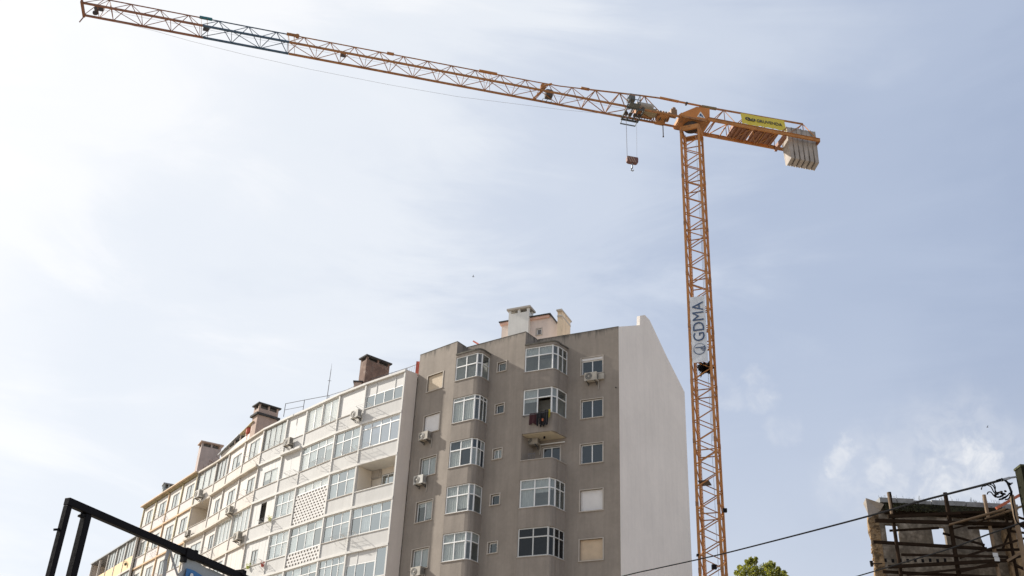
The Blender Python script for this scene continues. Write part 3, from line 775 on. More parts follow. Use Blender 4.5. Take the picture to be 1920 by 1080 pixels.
def panel_window(root, F, a, b, c, d, wx0, wx1, wz0, wz1, mp_=M_panel, dark=False, cols=2):
    """board infill with a smaller window in it"""
    W_ = b - a; H_ = d - c
    x0, x1 = a + W_ * wx0, a + W_ * wx1; z0, z1 = c + H_ * wz0, c + H_ * wz1
    m = MB()
    def blk(p, q, r, s_):
        n = max(1, int((q - p) / .42)); w = (q - p) / n
        for i in range(n): m.fbox(F, p + i * w + .007, p + (i + 1) * w - .007, -.10, -.06 + random.uniform(-.004, .004), r, s_)
    if x0 > a + .02: blk(a, x0, c, d)
    if x1 < b - .02: blk(x1, b, c, d)
    if z1 < d - .02: blk(x0, x1, z1, d)
    if z0 > c + .02: blk(x0, x1, c, z0)
    m.fbox(F, a, b, -.125, -.105, c, z0) if z0 > c + .02 else None
    m.fbox(F, a, b, -.125, -.105, z1, d) if z1 < d - .02 else None
    m.build('board_panel', mp_, root)
    if dark:
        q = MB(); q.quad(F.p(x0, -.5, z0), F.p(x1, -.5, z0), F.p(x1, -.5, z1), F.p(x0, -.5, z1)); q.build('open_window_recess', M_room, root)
    else:
        window(root, F, x0 + .004, x1 - .004, z0 + .004, z1 - .004, cols, off=-.07, bar=.04, fm=M_thinf, gm=G_pale, single=False, blind=[random.choice((.95, .98, .6)) for _ in range(cols)])
def infill(root, F, i, f, a, b, c, d):
    near = i < 4
    key = (i, f)
    kw = dict(off=-.045, bar=.05, single=near)
    if key in ((0, 0), (0, 4)):
        ed = [a, a + (b - a) * .235, a + (b - a) * .62, b] if f == 0 else [a, a + (b - a) * .26, b]
        zt = .50 if f == 0 else .42
        h = c + (d - c) * (1 - zt)
        if f == 0:
            window(root, F, a, b, c, h - .001, 4, gm=[G_dark, G_black, G_dark, G_dark], **kw)
            m = MB(); m.fbox(F, a, b, -.12, -.06, h, d)
            for x in (.235, .735): m.fbox(F, a + (b - a) * x - .03, a + (b - a) * x + .03, -.12, -.03, h, d)
            m.build('fabric_blind', M_panel, root)
        else:
            window(root, F, a, a + (b - a) * .27 - .01, c, d, 1, gm=G_dark, **kw)
            window(root, F, a + (b - a) * .27, b, c, h - .001, 3, gm=[G_dark, G_dark, G_sky], **kw)
            m = MB(); m.fbox(F, a + (b - a) * .27, b, -.12, -.05, h, d)
            m.fbox(F, a + (b - a) * .72, a + (b - a) * .75, -.12, -.03, h, d); m.build('fabric_blind', M_panel, root)
    elif key == (0, 1): window(root, F, a, b, c, d, 4, transom=.24, gm=[G_violet, G_violet, G_violet], blind=[.3, 0, .5, .2], off=-.045, bar=.075)
    elif key == (0, 2):
        # open loggia: the real inner wall with its two windows
        FI = Facet(F.p(0, -1.28, 0), F.p(F.len, -1.28, 0)); FI.n = F.n
        w0_, wz1_ = FI.px(718, 892); w1_, wz0_ = FI.px(738.5, 908); w0_, w1_ = sorted((w0_, w1_)); wz0_ = min(wz0_, wz1_ - .8)
        window(root, FI, w0_, w1_, wz0_, wz1_, 2, gm=G_dark, off=.05, bar=.06); surround(root, FI, w0_, w1_, wz0_, wz1_, M_dirt, w=.05)
        v0_, vz1_ = FI.px(696.5, 885); v1_, vz0_ = FI.px(714.5, 894); v0_, v1_ = sorted((v0_, v1_))
        m = MB(); m.fbox(FI, v0_, v1_, .0, .06, vz0_ - .05, vz1_ + .05); m.build('vent_hood', M_trim, root)
        m = MB(); m.fbox(FI, v0_ + .12, v1_ - .08, .055, .10, vz0_ + .02, vz1_ - .02); m.build('vent_cover', M_beige, root)
        for xa in (F.len - .13, .14): m = MB(); m.fbox(F, xa, xa + .03, -1.25, -.1, 22.2, 24.84); m.build('loggia_side', M_inner, root)
    elif key == (0, 3): window(root, F, a, b, c, d, 4, transom=.36, gm=[G_sky, G_dark, G_sky, G_black], blind=[.55, .6, .9, .95], blindm=M_curtg, **kw)
    elif key in ((0, 5),): window(root, F, a, b, c, d, 4, transom=.36, gm=[G_sky, G_dark], blind=.5, **kw)
    elif key in ((1, 0), (3, 0), (3, 1)): boards(root, F, a, b, c, d, M_panel, n=1 if i == 1 else 2, name='solid_infill_panel')
    elif i == 1: window(root, F, a, b, c, d, 3 if f < 4 else 4, transom=.42 if f < 4 else .28, gm=[G_sky, G_dark, G_sky] if f != 2 else [G_sky, G_dark, G_sky], blind=[(.96, .9, .98), (.96, .3, .96), (.5, .96, .35), (.6, .9, .8)][f % 4] + ((.9,) if f >= 4 else ()) if f != 2 else (.96, .42, .96), blindm=M_curtg, **kw)
    elif key == (2, 0): 
        mid = (a + b) / 2
        window(root, F, a, mid - .06, c, d, 2, gm=G_pale, blind=.97, **kw); window(root, F, mid + .06, b, c, d, 2, gm=G_pale, blind=.97, **kw)
        m = MB(); m.fbox(F, mid - .058, mid + .058, -.12, .02, c, d); m.build('mullion_post', M_slab, root)
    elif key == (2, 1): window(root, F, a, b, c, d, 4, transom=.30, gm=[G_sky, G_dark, G_sky, G_pale], blind=[.5, .6, .7, .98], **kw)
    elif key == (2, 2):
        claustra(root, F, a, b, HEAD[3] + .16, d - .62); window(root, F, a, b, d - .60, d, 4, gm=G_pale, blind=.9, **kw)
    elif i == 2 and f in (3, 4, 5): 
        window(root, F, a, b, c, d, 4, transom=.34, gm=[G_black, G_sky, G_dark, G_sky], blind=[.34, .9, .34, .96], **kw)
        claustra(root, F, a, b, HEAD[f + 1] + .17, c - .035)
    elif i == 3: window(root, F, a, b, c, d, 3, transom=.45, gm=[G_pale, G_sky, G_sky], blind=[.98, .9, .98], **kw)
    elif i == 4:
        if f == 0: window(root, F, a, b, c, d, 4, off=-.045, bar=.035, single=False, gm=G_pale, fm=M_thinf, blind=.98)
        else: panel_window(root, F, a, b, c, d, *[(.12, .72, .0, .62), (.38, .62, .02, .9), (.42, .70, .02, .62), (.3, .7, .02, .7), (.3, .7, .02, .7)][f - 1], dark=(f == 2))
    elif i == 8 and f == 1:
        for xa in (.1, F.len - .10): m = MB(); m.fbox(F, xa, xa + .03, -1.28, -.05, c - .6, d); m.build('loggia_side', M_inner, root)
    elif i in (7, 8) and f == 0 or (i == 5 and f == 2) or (i == 6 and f == 2):
        window(root, F, a, b, c, d, 4 if i < 7 else 3, off=-.045, bar=.06 if i < 7 else .11, single=False, gm=G_pale, fm=M_white if i < 7 else M_thinf, blind=.98)
    elif i == 5 and f == 3: boards(root, F, a, b, c, d, M_panelc)
    elif i >= 5:
        r = random.Random(i * 10 + f)
        x0 = r.choice((.12, .2, .3)); x1 = x0 + r.choice((.45, .55, .4))
        panel_window(root, F, a, b, c, d, x0, x1, .02, r.choice((.75, .82, .68)), mp_=M_panelc, cols=2)
    else:
        panel_window(root, F, a, b, c, d, .25, .7, .02, .7)
for i, F in enumerate(WF):
    for f in range(NF):
        infill(wb, F, i, f, PIL / 2 + .004 if i else .135, F.len - PIL / 2 - .004, SIL[f] + .022, HEAD[f] - .002 if f else HW - .145)
# deeper joints: curtain-like backing just inside the glazing so the galleries read light
m = MB()
for i, F in enumerate(WF):
    if i in (0,): continue
    for f in range(NF):
        if (i, f) == (8, 1) or i == 0: continue
        m.quad(F.p(.08, -.7, SIL[f] - .3), F.p(F.len - .08, -.7, SIL[f] - .3), F.p(F.len - .08, -.7, HEAD[f] - .01), F.p(.08, -.7, HEAD[f] - .01))
m.build('gallery_lining', M_roomp, wb)

# roof-top of the white building
def chim_px(root, xl, xr, yb, ytl, R, mw, mc, depth, hshaft=None, label=None, az=None, vent=.3, cap=.1, ov=.15, posts=3, zb=30.4, band=False):
    """chimney whose visible long face spans xl..xr at its foot"""
    a = at_r(xl, yb, R); b = at_r(xr, yb, R)
    a2 = Vector((a.x, a.y, 0)); b2 = Vector((b.x, b.y, 0))
    return a2, b2
def long_chimney(c0, dr, length, width, zb, zt, mw, mc, root, label, vent=.35, cap=.12, ov=.15, posts=3, band=None):
    """c0: near-left corner, dr: azimuth (deg) the long side runs"""
    d = Vector((sin(radians(dr)), cos(radians(dr)), 0)); F = Facet(c0, c0 + d * length)
    ch = vented_chimney(root, F, 0, length, 0, -width, zb, zt - vent, zt, mw, mc, posts=posts, ov=ov, cap=cap, label=label)
    if band:
        m = MB(); hat(m, F, 0, length, -width, 0, zt - vent - band, zt - vent - band + .14, .14); m.build('chimney_band', M_taupe, ch)
    return ch
def foot(px, z_, _=None):       # plan point of a roof-top thing from its pixel and height
    p = at_h(px[0], px[1], z_); return Vector((p.x, p.y, 0))
# A brown brick chimney: near face (narrow) 681-689, long face 689-731, cap top left 688,663 right 733,681
zA = 33.0
cA = foot((688.5, 668), zA, zA); eA = foot((731, 684), zA, zA); lA = foot((682.5, 668.5), zA, zA)
def quad_chimney(cn, er, el, zb, zt, mw, mc, root, label, vent=.3, cap=.1, ov=.14, ledge=0, width=None):
    """cn near corner, er end of the right-hand face, el end of the left-hand face (plan points)"""
    u = (er - cn); lu = u.length; u.normalize(); w_ = (el - cn); 
    w_ = w_ - u * w_.dot(u)
    lw = width or max(w_.length, .5); w_.normalize()
    F = Facet(cn, er)
    m = MB()
    def P(a_, b_, z): q = cn + u * a_ + w_ * b_; return (q.x, q.y, z)
    def bx(m, a0, a1, b0, b1, z0, z1): m.hexa([P(a0, b0, z0), P(a1, b0, z0), P(a1, b1, z0), P(a0, b1, z0), P(a0, b0, z1), P(a1, b0, z1), P(a1, b1, z1), P(a0, b1, z1)])
    bx(m, 0, lu, 0, lw, zb, zt - vent)
    pw = .14
    for k in range(3):
        x = (lu - pw) * k / 2
        for b0 in (0, lw - pw): bx(m, x, x + pw, b0, b0 + pw, zt - vent, zt)
    c = m.build('chimney', mw, root); c['label'] = label
    m = MB(); bx(m, -ov, lu + ov, -ov, lw + ov, zt, zt + cap); m.build('chimney_cap', mc, c)
    m = MB(); bx(m, .2, lu - .2, .2, lw - .2, zt - vent + .002, zt - .05); m.build('flue', M_room, c)
    if ledge: m = MB(); bx(m, -.16, lu + .16, -.16, lw + .16, zt - vent - ledge, zt - vent - ledge + .16); m.build('chimney_band', mc if ledge > .4 else M_taupe, c)
    return c
quad_chimney(cA, eA, lA, 30.4, zA, M_brick, M_asbes, wb, 'dark brown brick chimney with a black cap slab', vent=.22, ov=.12, width=.75)
zB_ = 33.3
quad_chimney(foot((487, 757), zB_, 0), foot((523, 768), zB_, 0), foot((480, 760), zB_, 0), 30.4, zB_, M_taupe, M_asbes, wb, 'taupe chimney with a ledge half way and a dark cap', vent=.32, ledge=.55, width=.9)
zC_ = 33.6
quad_chimney(foot((379.5, 829), zC_, 0), foot((416, 837), zC_, 0), foot((374, 830.5), zC_, 0), 30.4, zC_, mat('mauve_grey_chimney', (.42, .35, .32), .9, .15, 1.2, .2, 20, streak=.2), M_taupe, wb, 'tall mauve-grey slab chimney at the left end of the white building', vent=.32, width=.9)
# small flue beside A
m = MB(); q = foot((673, 709), 31.5, 0); m.box(q.x - .25, q.x + .25, q.y - .2, q.y + .3, 30.4, 31.1); c = m.build('chimney', M_taupe, wb); c['label'] = 'stubby flue just left of the brown brick chimney'
m = MB(); m.box(q.x - .32, q.x + .32, q.y - .27, q.y + .37, 31.1, 31.2); m.build('chimney_cap', M_asbes, c)
# railing along the roof edge
rail = []
for (x, y) in ((785, 682), (763, 690), (735, 699), (688, 713), (650, 731), (617, 741.5), (571, 750), (535.5, 757)):
    rail.append((x, y))
rz_ = 31.5
rp = [at_h(x, y, rz_) for x, y in rail]
m = MB(); m.path([tuple(p) for p in rp], .022, 5); m.build('roof_railing', M_rail, wb)
for k in (0, 1, 2, 5, 6, 7):
    m = MB(); m.tube((rp[k].x, rp[k].y, 30.5), (rp[k].x, rp[k].y, rz_ + .02), .025, n=5); m.build('railing_post', M_rail, wb)
m = MB()
for k in range(1, 9):
    p = rp[0].lerp(rp[1], k / 5.5); m.tube((p.x, p.y, 30.6), (p.x, p.y, rz_), .012, n=4)
m.build('railing_baluster', M_rail, wb)
m = MB(); m.path([(rp[6].x, rp[6].y, 31.02), (rp[7].x, rp[7].y, 31.02)], .018, 5); m.build('roof_railing', M_rail, wb)
m = MB(); p = at_h(783.5, 684, 31.3); m.box(p.x - .12, p.x + .1, p.y, p.y + .15, 30.6, 31.55); m.build('parapet_stub', M_red, wb)
# antenna
pa = at_h(614, 741, 31.2); pt = at_h(619.5, 682, 33.6)
m = MB(); q = Vector((pa.x, pa.y, 30.4)); dtop = at_r(619.5, 681, hypot(pa.x, pa.y)); m.tube(q, (q.x, q.y, dtop.z - .45), .03, .02, 6); m.tube((q.x, q.y, dtop.z - .45), (q.x, q.y, dtop.z), .012, .006, 5)
m.fbox(Facet(q, q + Vector((1, 0, 0))), -.12, .12, -.01, .01, dtop.z - 1.35, dtop.z - 1.33)
m.thing('antenna', M_rail, 'thin whip antenna on the roof edge between two chimneys', 'antenna')
# roof terrace lean-to between the chimneys B and C
FT = Facet(WP[6] + WF[6].n * -.15, WP[8] + WF[7].n * -.15)
t0, tz = FT.px(409, 858); t1, tz1 = FT.px(430, 826); t2, tz2 = FT.px(461, 806)
m = MB(); m.fbox(FT, -.3, FT.len, -1.6, -.0, 30.5, 31.25); sh = m.build('roof_shed', M_panelc, wb)
m = MB(); m.add([FT.p(-.7, .2, 31.95), FT.p(1.7, .2, 31.62), FT.p(1.7, -1.8, 31.85), FT.p(-.7, -1.8, 32.15), FT.p(-.7, .2, 32.0), FT.p(1.7, .2, 31.67), FT.p(1.7, -1.8, 31.9), FT.p(-.7, -1.8, 32.2)], [(3, 2, 1, 0), (4, 5, 6, 7), (0, 1, 5, 4), (1, 2, 6, 5), (2, 3, 7, 6), (3, 0, 4, 7)]); m.build('roof_sheet', M_yellt, sh)
m = MB(); m.add([FT.p(1.75, .25, 31.6), FT.p(FT.len + .1, .25, 31.1), FT.p(FT.len + .1, -1.8, 31.3), FT.p(1.75, -1.8, 31.8), FT.p(1.75, .25, 31.65), FT.p(FT.len + .1, .25, 31.15), FT.p(FT.len + .1, -1.8, 31.35), FT.p(1.75, -1.8, 31.85)], [(3, 2, 1, 0), (4, 5, 6, 7), (0, 1, 5, 4), (1, 2, 6, 5), (2, 3, 7, 6), (3, 0, 4, 7)]); m.build('roof_sheet', M_metal, sh)
m = MB()
for s_ in (-.5, .6, 1.7, 2.8, 3.9): m.fbox(FT, s_, s_ + .07, -.0, .07, 31.25, 31.9 - s_ * .14)
m.build('shed_post', M_penth, sh)
m = MB(); m.fbox(FT, -.5, 1.6, -.3, -.24, 31.25, 31.75); m.build('shed_panel', M_penth, sh)
m = MB(); q = foot((468, 806), 31.7, 0); m.tube((q.x, q.y, 30.5), (q.x, q.y, 31.4), .13, n=8); m.tube((q.x, q.y, 31.4), (q.x, q.y, 31.8), .26, .24, 10)
m.thing('roof_vent', M_red, 'small dark red roof vent just left of the taupe chimney', 'vent')
# clutter of dry stems on the parapet at the left end
m = MB(); FQ = WF[8]
for k in range(90):
    s_ = random.uniform(-.8, FQ.len); z_ = HW; p = Vector(FQ.p(s_, random.uniform(-.3, .12), z_)); d = Vector((random.uniform(-.3, .3), random.uniform(-.3, .3), random.uniform(.05, .30)))
    m.bar(p, p + d, .014)
o = m.thing('dry_plants', mat('dry_stems', (.16, .11, .08), .95, .3, 8), 'tangle of dry stems along the roof edge by the mauve chimney', 'plants'); o['kind'] = 'stuff'

put_ac(WF[1], 668, 777, 'air conditioner on the white building just below its blank top panel')
put_ac(WF[3], 541, 829, 'air conditioner on a white pilaster under the bright blank top panel')
put_ac(WF[6], 431, 957, 'air conditioner on the cream facade between two board-framed windows')
put_ac(WF[5], 447, 1007, 'large air conditioner casting a shadow on the lower cream facade', sc=1.1)
put_ac(WF[8], 374, 928, 'air conditioner at the corner where the white building meets the yellow-trimmed one', sc=1.15)

# clothes racks below the sills
def make_rack(label, loc, rz):
    t = thing('clothes_rack', loc, label, 'clothes rack', 'folding clothes racks on the white facade', rz)
    for s_ in (-.55, .55):
        m = MB(); m.bar((s_, 0, 0), (s_, -.62, .10), .022); m.bar((s_, 0, -.32), (s_, -.5, .08), .014); a = m.build('arm', M_white); a.parent = t
    m = MB()
    for k in range(4): m.bar((-.58, -.14 - k * .15, .03 + k * .024), (.58, -.14 - k * .15, .03 + k * .024), .010)
    a = m.build('line_wire', M_rail); a.parent = t
    return t
RK = None
rk = [(0, 0, .86, 'clothes rack under the dark panes at the top right of the white building'), (0, 1, .75, 'clothes rack under the violet-tinted window'), (2, 0, .12, 'clothes rack under the top pair of pale windows'),
      (3, 1, .12, 'clothes rack under the second-floor blank panel, above the pierced screen'), (0, 3, .85, 'clothes rack beside the pilaster on the fourth floor at the right end'), (1, 3, .15, 'clothes rack left of the bottom right pilaster'),
      (1, 1, .2, 'clothes rack above the loggia, one bay to its left'), (4, 2, .1, 'clothes rack below the open dark window and yellow pot'), (4, 3, .12, 'clothes rack below the red cloth'), (5, 0, .25, 'clothes rack in the middle of the cream top floor'),
      (5, 1, .3, 'clothes rack under the second-row cream window'), (7, 2, .3, 'clothes rack on the third floor of the cream facade'), (2, 1, .2, 'clothes rack just above the pierced block screen'), (4, 0, .25, 'clothes rack under the top gallery of four tall panes')]
for i, f, u, lab in rk:
    F = WF[i]; loc = F.p(F.len * u, .05, SIL[f] - .10); rz = atan2(F.n.y, F.n.x) + pi / 2
    if RK is None: RK = make_rack(lab, loc, rz)
    else:
        c = copy_tree(RK); c.location = loc; c.rotation_euler = (0, 0, rz); c['label'] = lab
# pots and cloths on the sills
def pot_plant(F, x, y, col, label, cat='plant pot'):
    s_, z_ = F.px(x, y, .1); c = Vector(F.p(s_, .12, z_)); m = MB()
    for k in range(26):
        a = random.uniform(0, 2 * pi); e = random.uniform(-.3, 1.2); r = random.uniform(.10, .2); p = c + Vector((cos(a) * cos(e), sin(a) * cos(e), sin(e))) * r
        t = Vector((random.uniform(-1, 1), random.uniform(-1, 1), random.uniform(-1, 1))).normalized() * .07; b = Vector((random.uniform(-1, 1), random.uniform(-1, 1), random.uniform(-1, 1))).normalized() * .05
        m.quad(p, p + t, p + t + b, p + b)
    m.tube(c - Vector((0, 0, .2)), c - Vector((0, 0, .02)), .09, .12, 8)
    m.thing('potted_plant', mat(label[:20].replace(' ', '_'), col, .9, .2, 5), label, cat)
pot_plant(WF[4], 506.5, 971, (.62, .62, .16), 'yellow flowering plant hung by the open dark window')
pot_plant(WF[4], 465.5, 1061, (.50, .55, .14), 'yellow-green plant on the sill of a lower boarded window')
pot_plant(WF[4], 493, 1057, (.42, .10, .08), 'small red cloth bundle on a lower balcony sill', 'cloth')

# ------------------------------------------------------------------ yellow-trimmed building
YA = at_h(372.6, 885.6, HW); YB = at_h(271.5, 950.4, HW)
yb = thing('apartment_building', (YA.x, YA.y, 0), 'cream apartment building with orange and yellow trims and a thin tan eave', 'building')
FY = Facet(YA, YB); NY = 4; wY = FY.len / NY
ZS = [28.60 - 2.81 * i for i in range(6)]; ZH = [30.35] + [27.60 - 2.81 * i for i in range(6)]
m = MB(); m.fbox(FY, -.05, FY.len + .25, -9, .32, HW - .06, HW + .04); m.build('eave', mat('tan_eave', (.58, .44, .30), .8, .15, 1), yb)
m = MB(); m.fbox(FY, 0, FY.len, -.1, .12, HW - .20, HW - .061); m.build('fascia', mat('olive_fascia', (.36, .30, .17), .85, .3, 2), yb)
m = MB(); m.quad(FY.p(0, -1.2, 0), FY.p(FY.len, -1.2, 0), FY.p(FY.len, -1.2, HW - .1), FY.p(0, -1.2, HW - .1)); m.quad(FY.p(FY.len, 0, 0), FY.p(FY.len, -9, 0), FY.p(FY.len, -9, HW - .1), FY.p(FY.len, 0, HW - .1)); m.build('side_wall', M_creamp, yb)
m = MB(); m.quad(FY.p(0, -.02, 0), FY.p(FY.len, -.02, 0), FY.p(FY.len, -.02, ZH[5]), FY.p(0, -.02, ZH[5])); m.build('lower_wall', M_creamp, yb)
for f in range(5):
    for k in range(NY):
        a, b = k * wY + .07, (k + 1) * wY - .07
        m = MB(); m.fbox(FY, a, b, -.12, -.02, ZH[f + 1] + .14, ZS[f]); m.build('spandrel', mat('pale_pink_grey_panel', (.60, .56, .54), .9, .05, 1), yb)
        m = MB(); m.fbox(FY, a, b, -.12, .03, ZS[f], ZS[f] + .05); m.build('sill', M_trim, yb)
        panel_window(yb, FY, a, b, ZS[f] + .052, ZH[f] - .002 if f else HW - .242, .18 + .04 * ((k + f) % 2), .70, .02, .74, mp_=M_panelc)
    m = MB(); m.fbox(FY, .001, FY.len, -1.1, .07, ZH[f + 1], ZH[f + 1] + .14); m.build('floor_band', M_orange if f else M_orange, yb)
for k in range(NY + 1):
    m = MB(); m.fbox(FY, k * wY - .068, k * wY + .068, -.15, .045, 0, HW - .25); m.build('pilaster', M_orange if k == 2 else M_yellt, yb)
q0 = foot((308, 907), 32.2, 0); q1 = foot((327, 910.5), 32.2, 0); q2 = foot((305.5, 908), 32.2, 0)
quad_chimney(q0, q1, q2, 30.4, 32.2, mat('blue_grey_sheet_metal', (.25, .29, .30), .6, .1, 2), M_metal, yb, 'small blue-grey metal chimney above the tan eave', vent=.35, width=.8, ov=.08)
put_ac(FY, 352, 998, 'small box-like air conditioner on the yellow-trimmed building', sc=.8)
for k, (f, u, lab) in enumerate([(0, .55, 'clothes rack under the top row of the yellow-trimmed building'), (1, .62, 'clothes rack on the second row of the yellow-trimmed building'), (2, .35, 'clothes rack on the third row of the yellow-trimmed building')]):
    c = copy_tree(RK); c.location = FY.p(FY.len * u, .05, ZS[f] - .1); c.rotation_euler = (0, 0, atan2(FY.n.y, FY.n.x) + pi / 2); c['label'] = lab; c['group'] = 'clothes racks on the yellow-trimmed building'

# ------------------------------------------------------------------ farthest, lower building with ochre balcony fronts
HL = 27.85
LA = at_h(258, 1003.5, HL); LB = at_h(173, 1057, HL)
lb = thing('apartment_building', (LA.x, LA.y, 0), 'lowest building at the far left with ochre balcony fronts and a sloping grey roof edge', 'building')
FO = Facet(LA, LB); NO = 5; wO = FO.len / NO
m = MB(); m.fbox(FO, -.3, FO.len + .1, -9, .12, HL - .10, HL + .02); m.build('roof_edge', M_metal, lb)
m = MB(); m.quad(FO.p(-1, -1.3, 0), FO.p(FO.len, -1.3, 0), FO.p(FO.len, -1.3, HL - .1), FO.p(-1, -1.3, HL - .1)); m.quad(FO.p(FO.len, 0, 0), FO.p(FO.len, -9, 0), FO.p(FO.len, -9, HL - .1), FO.p(FO.len, 0, HL - .1)); m.build('side_wall', M_endw, lb)
for f in range(4):
    zs, zh = HL - 1.75 - 2.8 * f, HL - .10 - 2.8 * f - (.0 if f == 0 else .15)
    for k in range(NO):
        a, b = k * wO + .05, (k + 1) * wO - .05
        m = MB(); m.fbox(FO, a, b, -.12, -.02, zs - 1.1, zs); m.build('spandrel', M_yell if k < 4 else M_inner, lb)
        if k >= 3 and f == 0 or (k + f) % 4 == 3: continue
        window(lb, FO, a, b, zs + .01, zh, 3, off=-.05, bar=.05, fm=M_thinf, gm=G_pale, single=False, blind=.98)
    m = MB(); m.fbox(FO, 0, FO.len, -1.2, .03, zs - 1.25, zs - 1.1); m.build('floor_slab', M_creamp, lb)
for k in range(NO + 1):
    m = MB(); m.fbox(FO, k * wO - .05, k * wO + .05, -.15, .03, 0, HL - .11); m.build('pilaster', M_creamp, lb)
pot_plant(FO, 236, 1056, (.10, .10, .06), 'dark hanging plant on the ochre balcony front')
# ------------------------------------------------------------------ tower crane
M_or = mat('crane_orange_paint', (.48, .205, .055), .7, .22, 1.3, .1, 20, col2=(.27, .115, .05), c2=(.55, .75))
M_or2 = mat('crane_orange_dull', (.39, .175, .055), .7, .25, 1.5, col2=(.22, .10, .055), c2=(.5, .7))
M_rd = mat('crane_reddish_paint', (.27, .115, .06), .65, .25, 1.5)
M_bl = mat('crane_blue_paint', (.05, .095, .15), .6, .3, 2)
M_teal = mat('teal_plate', (.02, .16, .20), .6, .2, 2)
M_rope = mat('wire_rope', (.16, .16, .17), .7)
M_dkst = mat('dark_machinery', (.07, .055, .045), .7, .3, 4)
M_conc = mat('ballast_concrete', (.43, .385, .34), .92, .2, 1.2, .4, 15, streak=.3, dirt=(74.95, 1.7, (.09, .09, .075)))
MT = at_r(1297, 260, 90); 
crane = thing('tower_crane', (MT.x, MT.y, 0), 'orange flat-top tower crane with a long lattice jib, one blue jib section and concrete counterweights', 'crane')
# mast axis from its top to where it leaves the picture, carried on to the ground
MBm = at_r(1337.7, 1080, 90)
ax = (MBm - MT) / (MBm.z - MT.z)
def MC(z): return MT + ax * (z - MT.z)
th_ = radians(22); bk = Vector((sin(th_), cos(th_), 0)); rg = Vector((bk.y, -bk.x, 0)); MW = 1.85
def MP(i, j, z): return MC(z) + bk * (MW / 2 * i) + rg * (MW / 2 * j)
ZT = 71.9
for i, j in ((-1, -1), (-1, 1), (1, 1), (1, -1)):
    m = MB(); m.bar(MP(i, j, 0), MP(i, j, ZT), .215, up=bk); m.build('mast_chord', M_or, crane)
# collars at the section joints
for k, z in enumerate([ZT - .1 - 5.75 * q for q in range(12)]):
    m = MB()
    for i, j in ((-1, -1), (-1, 1), (1, 1), (1, -1)):
        p = MP(i, j, z); m.bar(p - Vector((0, 0, .22)), p + Vector((0, 0, .22)), .245, up=bk)
    o = m.build('section_joint', M_or2, crane); o['kind'] = 'stuff'
P_ = 2.03; zz = 68.57; faces = [((-1, -1), (-1, 1)), ((-1, 1), (1, 1)), ((1, 1), (1, -1)), ((1, -1), (-1, -1))]
zr = zz + P_; bottoms = 14
n_br = 0
for fi, (A_, B_) in enumerate(faces):
    z = zz + (P_ if fi % 2 == 0 else 0)
    sh = 0 if fi % 2 == 0 else P_ / 2
    z = 70.6 - sh
    while z > bottoms:
        b0 = MP(*B_, z); a0 = MP(*A_, z - P_ / 2); b1 = MP(*B_, z - P_)
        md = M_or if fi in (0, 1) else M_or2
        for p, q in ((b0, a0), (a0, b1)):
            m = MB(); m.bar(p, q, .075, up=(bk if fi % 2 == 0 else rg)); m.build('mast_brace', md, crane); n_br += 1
        z -= P_
for z in [70.9 - 5.75 * q for q in range(10)]:
    for (A_, B_) in faces:
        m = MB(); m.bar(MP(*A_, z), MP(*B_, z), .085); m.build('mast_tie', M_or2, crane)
# ladder inside the left side, and small rest platforms
m = MB(); LC = lambda z, o: MC(z) + bk * (.15 + o) + rg * (-MW / 2 + .28)
for o in (-.2, .2): m.bar(LC(16, o), LC(ZT, o), .05)
m.build('ladder_rail', M_or2, crane)
m = MB(); z = 16
while z < ZT: m.bar(LC(z, -.2), LC(z, .2), .03); z += .35
o = m.build('ladder_rung', M_or, crane); o['kind'] = 'stuff'
for z in (33.7, 22.3):
    m = MB(); c = MC(z) + bk * .1; m.hexa([c + rg * a + bk * b + Vector((0, 0, h)) for h in (0, .04) for a, b in ((-.85, -.7), (.1, -.7), (.1, .7), (-.85, .7))]); m.build('rest_platform', M_dkst, crane)
m = MB(); m.path([MC(z) + rg * .38 + bk * (.3 + .03 * sin(z)) for z in [ZT - 1.2 * k for k in range(46)]], .022, 5); m.build('power_cable', mat('pale_cable', (.30, .34, .38), .7), crane)
m = MB(); m.path([MC(z) + rg * (.62 + .05 * sin(z * .3)) + bk * -.2 for z in [ZT - 1.5 * k for k in range(24)]], .018, 5); m.build('power_cable', M_rope, crane)
# slewing ring and top frame
O = Vector((MT.x, MT.y, 73.25)); aj = radians(-102); U = Vector((sin(aj), cos(aj), 0)); V = Vector((-cos(aj), sin(aj), 0))
if V.y > 0: V = -V
Z1 = Vector((0, 0, 1))
def J(t, v, h): return O + U * t + V * v + Z1 * h
def t_at(px, v, h):      # jib coordinate seen at picture column px
    lo, hi = -25, 90
    for _ in range(30):
        mm = (lo + hi) / 2; q = J(mm, v, h) - EYE; x = 960 + FPX * q.dot(RT) / q.dot(FW)
        if x > px: lo = mm
        else: hi = mm
    return mm
def jbox(m, t0, t1, v0, v1, h0, h1): return m.hexa([J(a, b, c) for c in (h0, h1) for a, b in ((t0, v0), (t1, v0), (t1, v1), (t0, v1))])
m = MB(); c = MC(ZT); q4 = [MP(i, j, ZT) for i, j in ((-1, -1), (-1, 1), (1, 1), (1, -1))]
for k in range(4): m.bar(q4[k] + Z1 * .2, q4[(k + 1) % 4] + Z1 * .2, .20, .55)
m.build('mast_head_frame', M_or, crane)
m = MB(); cc_ = MC(72.6); m.tube(cc_, cc_ + Z1 * .42, .80, n=24); m.build('slewing_ring', M_dkst, crane)
m = MB(); jbox(m, -1.5, 1.45, -1.1, 1.1, -.22, .02); m.build('slewing_platform', M_or2, crane)
m = MB(); jbox(m, -1.75, -1.45, -1.2, 1.2, -.12, .35); jbox(m, 1.3, 1.55, -1.15, 1.15, -.12, .3); m.build('cross_beam', M_or, crane)
